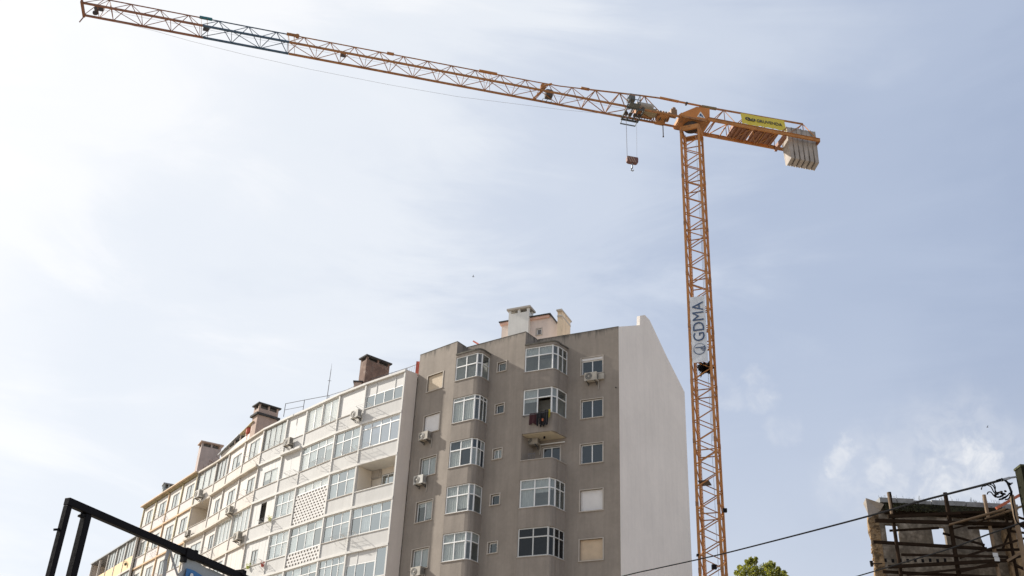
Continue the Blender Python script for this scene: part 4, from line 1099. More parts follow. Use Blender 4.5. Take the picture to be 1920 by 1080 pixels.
# big side plates with the tall point behind
for v in (1.02, -1.02):
    pts = [(-1.55, -.22), (1.5, -.22), (1.75, .12), (1.55, .28), (-.30, 1.62), (-1.78, 1.72), (-1.70, .2)]
    m = MB(); k = len(pts)
    m.add([J(a, v, h) for a, h in pts] + [J(a, v * .96, h) for a, h in pts], [tuple(range(k)), tuple(range(k, 2 * k))[::-1]] + [(i, (i + 1) % k, k + (i + 1) % k, k + i) for i in range(k)])
    m.build('side_plate', mat('plate_orange', (.56, .21, .045), .6, .12, 1.2), crane)
# triangular plate sign: white triangle, blue figure
m = MB(); v = 1.045; tri = [(-.27, .25), (-1.20, .25), (-.72, 1.05)]
m.add([J(a, v, h) for a, h in tri] + [J(a, v - .02, h) for a, h in tri], [(0, 1, 2), (5, 4, 3), (0, 3, 4, 1), (1, 4, 5, 2), (2, 5, 3, 0)])
sg = m.build('triangle_badge', mat('white_enamel', (.78, .78, .76), .5), crane)
m = MB()
for a, h, r in ((-.66, .53, .13), (-.84, .47, .11), (-.72, .68, .09)):
    n = 12; m.add([J(a + r * cos(2 * pi * i / n), v + .006, h + r * sin(2 * pi * i / n)) for i in range(n)], [tuple(range(n))])
m.build('blue_print', mat('blue_ink', (.03, .09, .22), .6), sg)
m = MB()
for h in (.29, .34): 
    for a in (-.52, -.92): m.add([J(a - .12, v + .005, h), J(a + .12, v + .005, h), J(a + .07, v + .005, h + .025), J(a - .07, v + .005, h + .025)], [(0, 1, 2, 3)])
m.build('blue_print', MATS['blue_ink'], sg)

# ---- jib
HH = 1.72; GV = .85
def topz(t):
    if t > 15: return 1.70 + .0 * t
    if t > 3.2: return 1.70 + (15 - t) / 11.8 * 1.10
    return 2.75
jn = [(186, 0), (212.5, 0), (267.5, 0), (320.8, 0), (375, 0), (434, 1), (487.5, 1), (538, 1), (591.7, 0), (636.7, 0), (683.3, 0), (729.2, 0), (774.2, 0), (819.2, 0), (864.2, 0), (908, 0), (958.3, 0), (1002.5, 0), (1046.7, 0), (1089.4, 0), (1134.2, 0), (1180, 0), (1228, 0)]
nodes = [t_at(x, -GV, 0) for x, _ in jn]
t_tip = t_at(157, -GV, 0); t_b0 = t_at(381, -GV, 0); t_b1 = t_at(541, -GV, 0)
def cmat(t):
    if t > t_b0: return M_rd
    if t > t_b1: return M_bl
    return M_or2
segs_ = [(t_tip, t_b0, M_rd), (t_b0, t_b1, M_bl), (t_b1, t_at(912, -GV, 0), M_or2), (t_at(912, -GV, 0), 1.3, M_or2)]
for t0, t1, m_ in segs_:
    for v in (GV, -GV):
        m = MB(); m.bar(J(t0 - .01, v, 0), J(t1 + .01, v, 0), .17, .17); m.build('jib_chord', m_, crane)
tops = [t_tip + .6] + [(nodes[i] + nodes[i + 1]) / 2 for i in range(len(nodes) - 1)]
m_ = None
prev = None
def ctop(t): return J(t, 0, topz(t))
top_breaks = [nodes[0] - .2] + [t_b0, t_b1, t_at(732, 0, 1.7), t_at(915, 0, 1.7), t_at(1095, 0, 1.8), 3.2]
for a, b in zip(top_breaks, top_breaks[1:]):
    m = MB(); ns = 4
    for k in range(ns):
        ta, tb = a + (b - a) * k / ns, a + (b - a) * (k + 1) / ns
        m.bar(ctop(ta), ctop(tb), .085 if a > 12 else .12, ext=.02)
    m.build('jib_top_chord', cmat((a + b) / 2), crane)
m = MB(); m.bar(ctop(3.3), ctop(1.4), .20, .20, ext=.1); m.bar(ctop(1.4), ctop(-1.2), .15, ext=.02); m.build('jib_top_chord', M_or, crane)
W_ = lambda t: .055 if t > 14 else .075
def brace(p, q, w, m_, nm='jib_brace'): m = MB(); m.bar(p, q, w); return m.build(nm, m_, crane)
for i in range(len(nodes)):
    t = nodes[i]; m_ = cmat(t); w = W_(t)
    brace(J(t, GV, 0), J(t, -GV, 0), w * .9, m_, 'jib_strut')
    if i + 1 < len(nodes):
        tn = nodes[i + 1]; tm = (t + tn) / 2; T = ctop(tm); m2 = cmat(tm)
        for v in (GV, -GV):
            brace(J(t, v, 0), T, w, m2); brace(J(tn, v, 0), T, w, m2)
        a, b = (GV, -GV) if i % 2 else (-GV, GV)
        brace(J(t, a, 0), J(tn, b, 0), w * .9, m2, 'jib_strut')
brace(J(t_tip, GV, 0), J(nodes[0] - .2, 0, topz(50)), .05, M_rd); brace(J(t_tip, -GV, 0), J(nodes[0] - .2, 0, topz(50)), .05, M_rd)
# tip frame, pulleys
m = MB(); jbox(m, t_tip - .12, t_tip + .1, -1.05, 1.05, -.12, .16); m.build('jib_end_beam', M_rd, crane)
m = MB(); m.bar(J(t_tip, -1.0, -.1), J(t_tip + .25, -1.1, -.75), .08); m.bar(J(t_tip, 1.0, .1), J(t_tip + .1, 1.05, .5), .08); m.build('end_stop', M_rd, crane)
for a, v in ((t_tip - 1.3, .25), (t_tip - 1.1, -.35)):
    m = MB(); p = J(a, v, .12); m.tube(p - V * .06, p + V * .06, .27, n=12); m.build('rope_pulley', M_dkst, crane)
for px in (188, 386, 643):
    t = t_at(px, 0, .3); m = MB(); jbox(m, t - .28, t + .28, -.04, .04, .15, .75); m.build('wind_board', M_dkst, crane)
# plates on the top chord at the section joints, with hanging rods
for px, m_, ln in ((386, M_teal, .6), (549, M_or2, .6), (732, M_or2, .35), (915, M_or, .95), (1097, M_or2, .45)):
    t = t_at(px, 0, 1.7); m = MB(); jbox(m, t - ln, t + ln, -.13, .13, topz(t) - .05, topz(t) + .13); 
    m.build('joint_plate', m_, crane)
    if px in (386, 549, 915):
        for v in (GV, -GV):
            for dt in (-.12, .45): brace(J(t + dt, v * .1, topz(t)), J(t + dt - .35, v, 0), .035, cmat(t - 1 if px == 549 else t), 'joint_rod')
m = MB(); t = t_at(549, 0, 1.7); m.tube(J(t - .45, -.15, topz(t) + .0), J(t - .45, .15, topz(t)), .2, n=10); m.build('rope_pulley', M_or2, crane)
# equipment cluster on the jib at x about 1018-1030
t = t_at(1018, 0, 1.2)
m = MB(); m.tube(J(t, -.14, 1.25), J(t, .14, 1.25), .29, n=14); m.build('rope_pulley', M_or2, crane)
m = MB(); m.bar(J(t + .8, -.7, .0), J(t - .3, 0, 1.3), .14); m.bar(J(t - .9, .1, 1.75), J(t + .1, .1, 1.2), .16); m.build('pulley_arm', M_or, crane)
t = t_at(1029, 0, .4)
m = MB(); jbox(m, t - .38, t + .36, -.45, .25, .05, .80); jbox(m, t - .25, t + .2, -.3, .1, .80, .98); m.build('winch_box', M_dkst, crane)
m = MB()
for k in range(4): m.tube(J(t - .5 + k * .3, -.3, .86), J(t - .5 + k * .3, -.3, 1.2), .04, n=5)
m.build('winch_fitting', M_dkst, crane)
for dt in (-.5, 0, .45): brace(J(t + dt, -.4, .1), J(t + dt + .15, -GV, -.1), .05, M_dkst, 'winch_leg')
# trolley rope sagging under the jib
def onray(px, py, v):
    """point of the sight line (px, py) in the vertical plane v = const of the jib"""
    d = rayd(px, py); k = (O + V * v - EYE).dot(V) / d.dot(V); return EYE + d * k
rp_ = [onray(x, y, -.3) for x, y in ((216, 40), (290, 58), (357, 77), (457, 102), (582, 130), (730, 159), (857, 181), (960, 194), (1057, 206), (1120, 212), (1170, 216))]
m = MB(); m.path(rp_, .016, 4); m.build('trolley_rope', mat('pale_wire', (.34, .34, .35), .6), crane)
m = MB(); m.path([J(t_, 0, .35 - .0 * t_) for t_ in (2, 10, 20, 30, 40, 50, t_tip - 1)], .012, 4); m.build('hoist_rope', M_rope, crane)
# trolley with a service basket
tt0, tt1 = t_at(1166, -.9, -.2), t_at(1200, -.9, -.2); tc = t_at(1186, 0, -.1)
M_tg = mat('grey_green_trolley', (.085, .095, .095), .7, .3, 3)
m = MB()
for v in (1.0, -1.0): m.bar(J(tc - .95, v, -.22), J(tc + .95, v, -.22), .12, .2)
for t in (-.9, -.3, .3, .9): m.bar(J(tc + t, 1.0, -.2), J(tc + t, -1.0, -.2), .12, .16)
tro = m.build('trolley_frame', M_tg, crane)
for dt in (-.7, -.25, .25, .7):
    m = MB(); m.tube(J(tc + dt, -.15, -.25), J(tc + dt, .15, -.25), .19, n=12); m.build('pulley', M_dkst, tro)
for dt in (-.8, .8):
    for v in (1.02, -1.02):
        m = MB(); m.tube(J(tc + dt, v - .06, .02), J(tc + dt, v + .06, .02), .16, n=10); m.build('trolley_wheel', M_dkst, tro)
m = MB()      # hanging guard frame under the far side
for dt in (-.8, .8): m.bar(J(tc + dt, -.95, -.2), J(tc + dt + .1, -1.3, -.58), .07)
m.bar(J(tc - .75, -1.3, -.58), J(tc + .95, -1.3, -.58), .10); m.build('guard_frame', mat('steel_blue_guard', (.13, .16, .19), .6), tro)
m = MB()      # basket with hoop above
bx = t_at(1188, 1.2, .6)
for t in (-.55, .55):
    m.bar(J(bx + t, 1.0, -.2), J(bx + t, 1.0, 1.0), .05); m.bar(J(bx + t, 1.75, -.2), J(bx + t, 1.75, 1.0), .05)
for h in (-.2, .35, 1.0):
    m.bar(J(bx - .55, 1.75, h), J(bx + .55, 1.75, h), .05); m.bar(J(bx - .55, 1.0, h), J(bx + .55, 1.0, h), .05); m.bar(J(bx - .55, 1.0, h), J(bx - .55, 1.75, h), .05); m.bar(J(bx + .55, 1.0, h), J(bx + .55, 1.75, h), .05)
m.build('service_basket', M_tg, tro)
m = MB(); jbox(m, bx - .55, bx + .55, 1.0, 1.75, -.25, -.2); m.build('basket_floor', mat('green_grey_mesh', (.125, .135, .125), .8, .3, 6), tro)
m = MB(); jbox(m, bx - .3, bx + .35, .2, .9, 1.0, 1.6); m.build('control_cabinet', MATS['green_grey_mesh'], tro)
m = MB(); m.path([J(bx + .45, .2, 1.0), J(bx + .3, .2, 2.25), J(bx + .15, .2, 2.4), J(bx - 1.0, .2, 2.3), J(bx - 1.05, .2, 1.0)], .03, 5); m.bar(J(bx - .2, .2, 1.0), J(bx - .2, .2, 2.3), .045); m.build('guard_hoop', mat('pale_tube', (.45, .45, .46), .6), tro)
# hoist winch drum, cabinets and pipes between trolley and mast
M_cream = mat('pale_machine_housing', (.40, .36, .31), .7, .2, 2)
a0, a1 = t_at(1222, 0, 1.0), t_at(1192, 0, 1.0)
m = MB(); m.tube(J(a0, .3, .95), J(a1, .3, .95), .36, n=14); m.build('winch_drum_housing', M_cream, crane)
m = MB(); jbox(m, a0 - .2, a1, -.7, .0, .15, .8); m.build('machine_frame', M_or2, crane)
m = MB(); jbox(m, t_at(1228, 0, .4), t_at(1205, 0, .4), -.2, .6, .05, .6); m.build('switch_cabinet', mat('tan_cabinet', (.28, .22, .13), .7, .15, 2), crane)
b0_, b1_ = t_at(1252, 0, .3), t_at(1232, 0, .3)
m = MB(); m.tube(J(b0_, 0, .35), J(b1_, 0, .35), .42, n=14); m.build('winch_drum', M_dkst, crane)
for k in range(5):
    m = MB(); tq = b0_ + (b1_ - b0_) * k / 4; m.tube(J(tq - .05, 0, .35), J(tq + .05, 0, .35), .55, n=14); m.build('drum_flange', M_dkst if k % 2 else M_or2, crane)
m = MB(); c1_ = t_at(1262, .4, 1.0); jbox(m, c1_ - .3, c1_ + .35, .2, .75, .15, .95); m.tube(J(c1_, .45, .95), J(c1_ - .1, .45, 1.3), .2, n=10); m.build('slewing_motor', mat('ochre_motor', (.24, .13, .06), .6, .2, 3), crane)
m = MB(); c2_ = t_at(1243, -.9, -.3); m.tube(J(c2_, -.9, -.05), J(c2_, -.9, -1.55), .055, n=6); m.tube(J(c2_, -.9, -1.55), J(c2_, -.9, -1.65), .09, n=6); m.build('hanging_pole', M_dkst, crane)
m = MB(); jbox(m, c1_ + .6, c1_ + 1.6, -1.0, .8, -.1, .0); m.build('walkway_plate', M_or2, crane)
m = MB()
for k in range(8): jb = b1_ + .3 * k; m.bar(J(jb, -.8, .0), J(jb - .2, .2, .55), .07)
m.build('machine_bracing', M_dkst, crane)

# ---- counter-jib
CE = -14.15; CV = 1.25
for v in (CV, -CV):
    m = MB(); jbox(m, CE if v > 0 else -10.4, -1.4, v - .09, v + .09, -.17, .17); m.build('counter_jib_beam', M_or, crane)
    m = MB(); jbox(m, CE if v > 0 else -10.4, -1.4, v - .15, v + .15, .171, .20); m.build('beam_flange', M_or2, crane)
m = MB(); jbox(m, CE, -10.2, -CV - .09, -CV + .09, -.17, .17); m.build('counter_jib_beam', M_or2, crane)
m = MB(); jbox(m, CE - .02, CE + .14, -CV, CV, -.2, .2); m.build('end_beam', M_rd, crane)
ctp = lambda t: J(t, 0, 2.68 + (-t) * .022)
tn = [t_at(x, 0, 2.8) for x in (1330, 1420, 1505)]
m = MB(); m.bar(ctp(-1.1), ctp(tn[2]), .15, ext=.03); m.build('counter_jib_top_chord', M_or2, crane)
m = MB(); m.bar(ctp(-1.3), ctp(-3.0), .25, .22); m.build('joint_plate', mat('olive_plate', (.22, .16, .07), .7, .2, 3), crane)
m = MB(); m.tube(ctp(t_at(1287, 0, 2.7)) - V * .2, ctp(t_at(1287, 0, 2.7)) + V * .2, .12, n=8); m.build('pin', M_dkst, crane)
lowt = [t_at(x, CV, 0) for x in (1337, 1381, 1425, 1472)]; upt = [t_at(x, 0, 2.8) for x in (1357, 1402, 1448)]
for v in (CV, -CV):
    for k in range(3):
        brace(J(lowt[k], v, .1), ctp(upt[k]), .075, M_or2, 'counter_jib_brace'); brace(J(lowt[k + 1], v, .1), ctp(upt[k]), .075, M_or2, 'counter_jib_brace')
for v in (CV, -CV):
    brace(ctp(tn[2]), J(CE + .3, v, .15), .09, M_or, 'counter_jib_brace'); brace(ctp(tn[2]), J(-10.6, v, .15), .075, M_or2, 'counter_jib_brace')
for k, t in enumerate([-2.2, -3.6, -5.0, -6.4, -7.9, -9.4]):
    brace(J(t, CV, -.08), J(t, -CV, -.08), .10, M_or2, 'deck_strut')
    if k < 5: brace(J(t, CV if k % 2 else -CV, -.08), J(t - 1.4, -CV if k % 2 else CV, -.08), .08, M_or, 'deck_strut')
for k, (t0, t1) in enumerate(((-4.4, -6.6), (-6.75, -9.5))):
    m = MB(); jbox(m, t1, t0, -.95, .95, -.02, .10); 
    for q in range(5): tq = t0 + (t1 - t0) * (q + .5) / 5; jbox(m, tq - .09, tq + .09, -.9, .9, -.14, -.021)
    m.build('deck_plate', M_rd, crane)
m = MB(); jbox(m, -6.4, -4.7, -.7, .5, .101, 1.0); m.build('electrical_cabinet', M_rd, crane)
m = MB(); jbox(m, -9.2, -7.0, -.8, .3, .101, .95); m.build('counter_jib_winch', M_or2, crane)
m = MB(); jbox(m, -10.3, -10.05, -CV, CV, -.5, .1); m.bar(J(-9.5, CV, -.1), J(-10.4, CV, .9), .1); m.build('ballast_stop', M_rd, crane)
# six ballast slabs
for k in range(6):
    t0 = -10.74 - k * .565; m = MB()
    prof = [(-.62, -2.55 - .05 * (k % 2)), (-.30, -3.05), (.60, -2.95 + .04 * (k % 3)), (.62, 1.60 + .03 * ((k * 7) % 3)), (-.62, 1.62)]
    prof = [(-.62, -2.62), (-.42, -2.78), (.62, -2.52), (.66, -.35), (.62, 1.62 + .03 * ((k * 7) % 3)), (-.62, 1.60), (-.62, -.3)]
    n = len(prof); w = .53
    m.add([J(t0 - (.15 if h < -2.5 else 0), v, h) for v, h in prof] + [J(t0 - w, v, h) for v, h in prof], [tuple(range(n)), tuple(range(n, 2 * n))[::-1]] + [(i, (i + 1) % n, n + (i + 1) % n, n + i) for i in range(n)])
    o = m.build('ballast_slab', M_conc, crane)
    bv = o.modifiers.new('edge', 'BEVEL'); bv.width = .04; bv.segments = 1
# hook block on its two falls
hb = onray(1185.3, 301, 0); ht = t_at(1185.3, 0, -6)
hz_ = (hb - O).z; tcx = (hb - O).dot(U)
for s_ in (.52, -.52):
    for q in ((0, .035) if s_ > 0 else (0,)):
        m = MB(); m.tube(J(tcx + s_ + (.05 if s_ > 0 else -.05) + q, 0, -.3), J(tcx + s_ * .98 + q, 0, hz_ + .25), .014, n=5); m.build('hoist_rope', MATS['pale_wire'], crane)
m = MB(); prof = [(.55, .36), (.60, .18), (.58, -.24), (.42, -.36), (-.42, -.36), (-.58, -.24), (-.60, .18), (-.55, .36)]; n = len(prof)
m.add([J(tcx + a, .2, hz_ + h) for a, h in prof] + [J(tcx + a, -.2, hz_ + h) for a, h in prof], [tuple(range(n)), tuple(range(n, 2 * n))[::-1]] + [(i, (i + 1) % n, n + (i + 1) % n, n + i) for i in range(n)])
hkb = m.build('hook_block', mat('dark_red_brown', (.16, .07, .055), .6, .2, 3), crane)
m = MB()
for k in range(4):
    a = .54 - k * .26; m.add([J(tcx + a, .206, hz_ + .32), J(tcx + a - .10, .206, hz_ + .32), J(tcx + a - .10 - .30, .206, hz_ - .32), J(tcx + a - .30, .206, hz_ - .32)], [(0, 1, 2, 3)]) if a - .40 > -.60 else None
m.build('hazard_stripe', mat('cream_stripe', (.36, .25, .17), .6), hkb)
m = MB(); pts = [J(tcx, 0, hz_ - .36), J(tcx, 0, hz_ - .98)]; m.path(pts, .075, 8)
hk = [J(tcx + .13 * cos(a), 0, hz_ - 1.14 + .16 * sin(a)) for a in [radians(x) for x in range(90, -200, -24)]]
m.path(hk, [.07] * 6 + [.06] * (len(hk) - 8) + [.04, .02], 7); m.build('hook', M_metal, hkb)
# mast lamps / black boxes
for x, y, s_ in ((1359, 957, .17), (1339, 1063, .2), (1308, 1041, .09)):
    p = at_r(x, y, 88.7); m = MB(); m.box(p.x - s_, p.x + s_, p.y - .15, p.y + .15, p.z - s_ * .9, p.z + s_ * .9); m.build('lamp_housing', M_black, crane)

# ---- banners
def letters(txt, P, eu, ev, size, m_, parent, off, bold=.0, width=None, ext=.004, center=True):
    vs, fs = text_mesh(txt, 1.0, ext / size, bold)
    x0 = min(v.x for v in vs); x1 = max(v.x for v in vs); y0 = min(v.y for v in vs); y1 = max(v.y for v in vs)
    sx = (width / (x1 - x0)) if width else size / (y1 - y0); sy = size / (y1 - y0)
    nrm = eu.cross(ev).normalized()
    m = MB(); m.add([tuple(P + eu * ((v.x - x0) * sx) + ev * ((v.y - y0) * sy) + nrm * (off + v.z * size)) for v in vs], fs)
    return m.build('lettering', m_, parent)
M_bann = mat('yellow_banner_vinyl', (.66, .50, .03), .6, .06, 1.2)
btl = onray(1389.5, 213.5, 0); bt0 = t_at(1389.5, .45, 2.6); bt1 = t_at(1472, .45, 2.6)
bsurf = lambda s_, r: J(bt0 + (bt1 - bt0) * s_ + .40 * r, .24 + 1.05 * r, 2.62 + .1 * s_ - (2.36) * r + .02 * sin(s_ * 20) * r)
m = MB(); nx, nr = 24, 4; g_ = []
for j in range(nr + 1):
    for i in range(nx + 1):
        s_, r = i / nx, j / nr
        sc = (.05 * abs(sin(s_ * pi * 6)) if j == nr else 0)
        g_.append(bsurf(s_, r * (1 - sc)) + V * (.03 * sin(s_ * 9 + r * 3)))
m.add(g_, [(j * (nx + 1) + i, j * (nx + 1) + i + 1, (j + 1) * (nx + 1) + i + 1, (j + 1) * (nx + 1) + i) for j in range(nr) for i in range(nx)])
ban = m.thing('banner', M_bann, 'yellow banner with black lettering tied along the short rear arm of the crane', 'banner')
M_ink = mat('black_ink', (.02, .018, .015), .6)
c00 = bsurf(0, 0); eu = (bsurf(1, .5) - bsurf(0, .5)); Lb_ = eu.length; eu.normalize(); ev = (bsurf(.5, 0) - bsurf(.5, 1)); Hb_ = ev.length; ev.normalize()
P0b = bsurf(0, 1)
letters('GRUVENDA', P0b + eu * Lb_ * .345 + ev * Hb_ * .37, eu, ev, Hb_ * .27, M_ink, ban, .05, bold=.012, width=Lb_ * .575)
m = MB(); nrm = eu.cross(ev).normalized(); lc = P0b + eu * Lb_ * .20 + ev * Hb_ * .52
def ring(c, rx, ry, w, a0, a1, n=18):
    for i in range(n):
        a, b = radians(a0 + (a1 - a0) * i / n), radians(a0 + (a1 - a0) * (i + 1) / n)
        q = lambda an, k: c + eu * (rx + k) * cos(an) + ev * (ry + k) * sin(an) + nrm * .05
        m.quad(q(a, -w), q(b, -w), q(b, w), q(a, w))
ring(lc - eu * .24, .27, .30, .085, 40, 330); 
def strip(pts, w):
    for a, b in zip(pts, pts[1:]):
        a = lc + eu * a[0] + ev * a[1] + nrm * .052; b = lc + eu * b[0] + ev * b[1] + nrm * .052
        s_ = (b - a).normalized().cross(nrm) * w; m.quad(a - s_, b - s_, b + s_, a + s_)
strip([(-.24, -.05), (-.10, .22), (.10, -.28), (.30, .30)], .06); ring(lc + eu * .28, .25, .30, .08, -150, 60)
m.build('logo', M_ink, ban)

M_gb = mat('white_mesh_banner', (.66, .68, .70), .7, .05, 2, col2=(.58, .60, .62))
z1b = MC(0).z
def mast_z(py, px=1308): return at_r(px, py, 89.2).z
zt_, zb_ = mast_z(559), mast_z(682)
fo = lambda a, z: MC(z) + bk * (-MW / 2 - .22) + rg * a
A0, A1 = -.74, .70
m = MB(); nx, nz = 5, 20; g_ = []
for j in range(nz + 1):
    for i in range(nx + 1):
        z = zt_ + (zb_ - zt_) * j / nz; g_.append(fo(A0 + (A1 - A0) * i / nx, z) - bk * (.012 * sin(j * .9 + i)))
m.add(g_, [(j * (nx + 1) + i, j * (nx + 1) + i + 1, (j + 1) * (nx + 1) + i + 1, (j + 1) * (nx + 1) + i) for j in range(nz) for i in range(nx)])
gb2 = m.thing('banner', M_gb, 'tall pale banner with blue letters running up the crane mast', 'banner')
M_navy = mat('navy_ink', (.045, .085, .17), .6)
eu = Vector((0, 0, 1)); ev = -rg; Hh = zt_ - zb_; Wd = A1 - A0
P0b = fo(A1, zb_) ; up_ = (MC(1) - MC(0)).normalized(); eu = up_
letters('GDMA', P0b + eu * Hh * .31 + ev * Wd * .13, eu, ev, Wd * .74, M_navy, gb2, .06, bold=.0, width=Hh * .60)
nrm = eu.cross(ev).normalized(); lc = P0b + eu * Hh * .195 + ev * Wd * .5; m = MB()
ring(lc, .56, .54, .035, 100, 300, 22)
ring(lc, .56, .54, .018, -60, 100, 18)
m.build('logo_ring', M_navy, gb2)
m = MB()
for (u0, u1, v0, v1) in ((.10, .19, -.50, .38), (-.06, .03, -.50, -.10), (-.22, -.13, -.50, -.22)):
    q = lambda u_, v_: lc + eu * u_ + ev * v_ + nrm * .06
    m.quad(q(u0, v0), q(u1, v0), q(u1, v1), q(u0, v1))
m.build('logo_bars', M_navy, gb2)
m = MB(); zn = mast_z(689)
for k in range(220):
    p = fo(random.uniform(-.15, .78), zn + random.uniform(-.35, .35)) + bk * random.uniform(.3, .9); d = Vector((random.uniform(-1, 1), random.uniform(-1, 1), random.uniform(-1, 1))).normalized() * .3; e = Vector((random.uniform(-1, 1), random.uniform(-1, 1), random.uniform(-1, 1))).normalized() * .25
    m.quad(p, p + d, p + d + e, p + e)
m.thing('netting', M_black, 'crumpled black netting wedged in the crane mast below the pale banner', 'netting')
# ------------------------------------------------------------------ ruined building
RY = 47.09; RX0 = 16.81
M_rw = mat('ruin_grey_plaster', (.21, .175, .135), .95, .45, 1.1, .6, 14, streak=.7, col2=(.42, .36, .29), spec=.15, c2=(.48, .66))
M_rub = mat('ochre_rubble', (.33, .23, .135), .95, .5, 2.2, 1.0, 9, spec=.1, col2=(.15, .105, .065), c2=(.5, .62))
M_moss = mat('dark_moss', (.035, .033, .018), .98, .5, 5, .6, 30, col2=(.065, .07, .03), c2=(.5, .6))
M_cop = mat('grey_coping_slab', (.27, .27, .265), .9, .3, 3, .3, 25, spec=.2)  # one even grey for the cement coping
M_tim = mat('dark_timber', (.026, .016, .010), .95, .4, 3, .4, 25, spec=.08)
M_timl = mat('pale_timber', (.21, .145, .09), .9, .3, 3, .3, 25, streak=.3)
FRu = Facet((RX0, RY), (RX0 + 10, RY))
rb = thing('ruined_building', (RX0 + 3.5, RY, 0), 'roofless grey ruin with a mossy coping and empty window holes showing sky', 'ruin')
def rz_px(x, y, off=0): return FRu.px(x, y, off)
wins = []
for (xa, ya, xb, yb_) in ((1660, 987, 1688, 1023), (1746.5, 991.5, 1775, 1026), (1836.5, 994.5, 1862, 1031)):
    a, t_ = rz_px(xa, ya); b, bt_ = rz_px(xb, yb_); wins.append((a, b + .06, bt_ + .02, t_ + .10))
RZT = 17.95; RLEN = 6.95
THK = .20
w0 = wall(FRu, .48, RLEN, 0, RZT, wins + [(a, b, c - 3.1, d - 3.1) for a, b, c, d in wins], THK)
w0.build('front_wall', M_rw, rb)
Fb = Facet((RX0, RY + THK), (RX0 + 10, RY + THK)); 
wall(Fb, 0.4, RLEN, 0, RZT, wins, 0.0).build('back_face', M_rub, rb)
# ragged left end pier of rubble: lit ochre edge
m = MB(); zs_ = [0, 4, 8, 11] + [12 + .35 * k for k in range(17)]; random.seed(3)
prof = []
for z in zs_: prof.append((z, random.uniform(-.06, .06), random.uniform(-.05, .05)))
vs = []; 
for z, a, b in prof: vs += [FRu.p(.02 + a, .02, z), FRu.p(.50, .03, z), FRu.p(.50, -THK + .01, z), FRu.p(.20 + b, -THK - .45, z)]
fs = []
for k in range(len(prof) - 1):
    for q in range(4): fs.append((k * 4 + q, k * 4 + (q + 1) % 4, k * 4 + 4 + (q + 1) % 4, k * 4 + 4 + q))
fs.append(tuple(len(vs) - 4 + q for q in range(4))); m.add(vs, fs); m.build('rubble_pier', M_rub, rb)
m = MB()
for k in range(240):
    z = random.uniform(12.2, 17.5); s_ = random.uniform(.06, .46); sz = random.uniform(.03, .075)
    d_ = .03 if random.random() < .75 else random.uniform(-THK, 0)
    if d_ < 0: s_ = .08
    c = Vector(FRu.p(s_, d_, z)); e = [Vector((random.uniform(.6, 1.2) * sz, 0, 0)), Vector((0, random.uniform(.4, .7) * sz, 0)), Vector((0, 0, random.uniform(.5, .9) * sz))]
    m.hexa([c - e[0] - e[1] - e[2], c + e[0] - e[1] - e[2], c + e[0] + e[1] - e[2], c - e[0] + e[1] - e[2], c - e[0] * .8 - e[1] + e[2], c + e[0] * .7 - e[1] + e[2], c + e[0] * .8 + e[1] + e[2], c - e[0] * .8 + e[1] + e[2]])
o = m.build('rubble_stone', M_rub, rb); o['kind'] = 'stuff'
# pale corner cornice, a pointed piece
M_cor = mat('pale_corner_cornice', (.34, .30, .26), .9, .2, 3, .4, 20)
m = MB(); m.add([FRu.p(.0, .10, 18.32), FRu.p(.02, -.4, 18.22), FRu.p(.72, .34, 17.98), FRu.p(.82, -.4, 18.0), FRu.p(.02, .06, 17.35), FRu.p(.60, .08, 17.75), FRu.p(.3, -.4, 17.4)], [(0, 2, 3, 1), (0, 4, 5, 2), (0, 1, 6, 4), (2, 5, 3), (1, 3, 6), (3, 5, 4, 6)])
m.build('corner_cornice', M_cor, rb)
# coping slabs, moss below, projecting cornice
for k in range(8):
    a = .55 + k * .80; 
    if a > 6.6: break
    m = MB(); dz = random.uniform(-.015, .02); m.fbox(FRu, a + .012, a + .785, -.55, .30 + random.uniform(-.02, .02), 18.08 + dz, 18.30 + dz - (.06 if k == 2 else 0)); m.build('coping_slab', M_cop, rb)
m = MB(); m.fbox(FRu, .8, 6.9, -.5, .24, 17.80, 18.075); m.build('cornice', M_moss, rb)
m = MB(); m.fbox(FRu, .8, 6.9, -.1, .12, 17.62, 17.80); m.build('lower_cornice', M_tim, rb)
m = MB()
for k in range(900):
    s_ = random.choice((random.uniform(.8, 3.6), random.uniform(.8, 6.9))); z = random.uniform(17.72, 18.12); c = Vector(FRu.p(s_, .24 + random.uniform(0, .07), z)); sz = random.uniform(.025, .07)
    d = Vector((random.uniform(-1, 1), random.uniform(-1, .3), random.uniform(-1.2, .6))).normalized() * sz; e = Vector((random.uniform(-1, 1), random.uniform(-1, 1), random.uniform(-1, 1))).normalized() * sz
    m.quad(c, c + d, c + d + e, c + e)
for k in range(130):
    s_ = random.uniform(.6, 6.8); c = Vector(FRu.p(s_, random.uniform(-.2, .2), 18.3)); m.bar(c, c + Vector((random.uniform(-.06, .06), 0, random.uniform(.06, .28))), .008)
o = m.build('moss_and_weeds', M_moss, rb); o['kind'] = 'stuff'
# shallow black blocks, painting the shade inside vanished joist holes
for k in range(9):
    s_, z_ = rz_px(1660 + k * 14, 1050 + (k % 2)); m = MB(); m.fbox(FRu, s_ - .06, s_ + .06, -.02, .006, z_ - .09, z_ + .07); m.build('joist_hole_shade', M_black, rb)
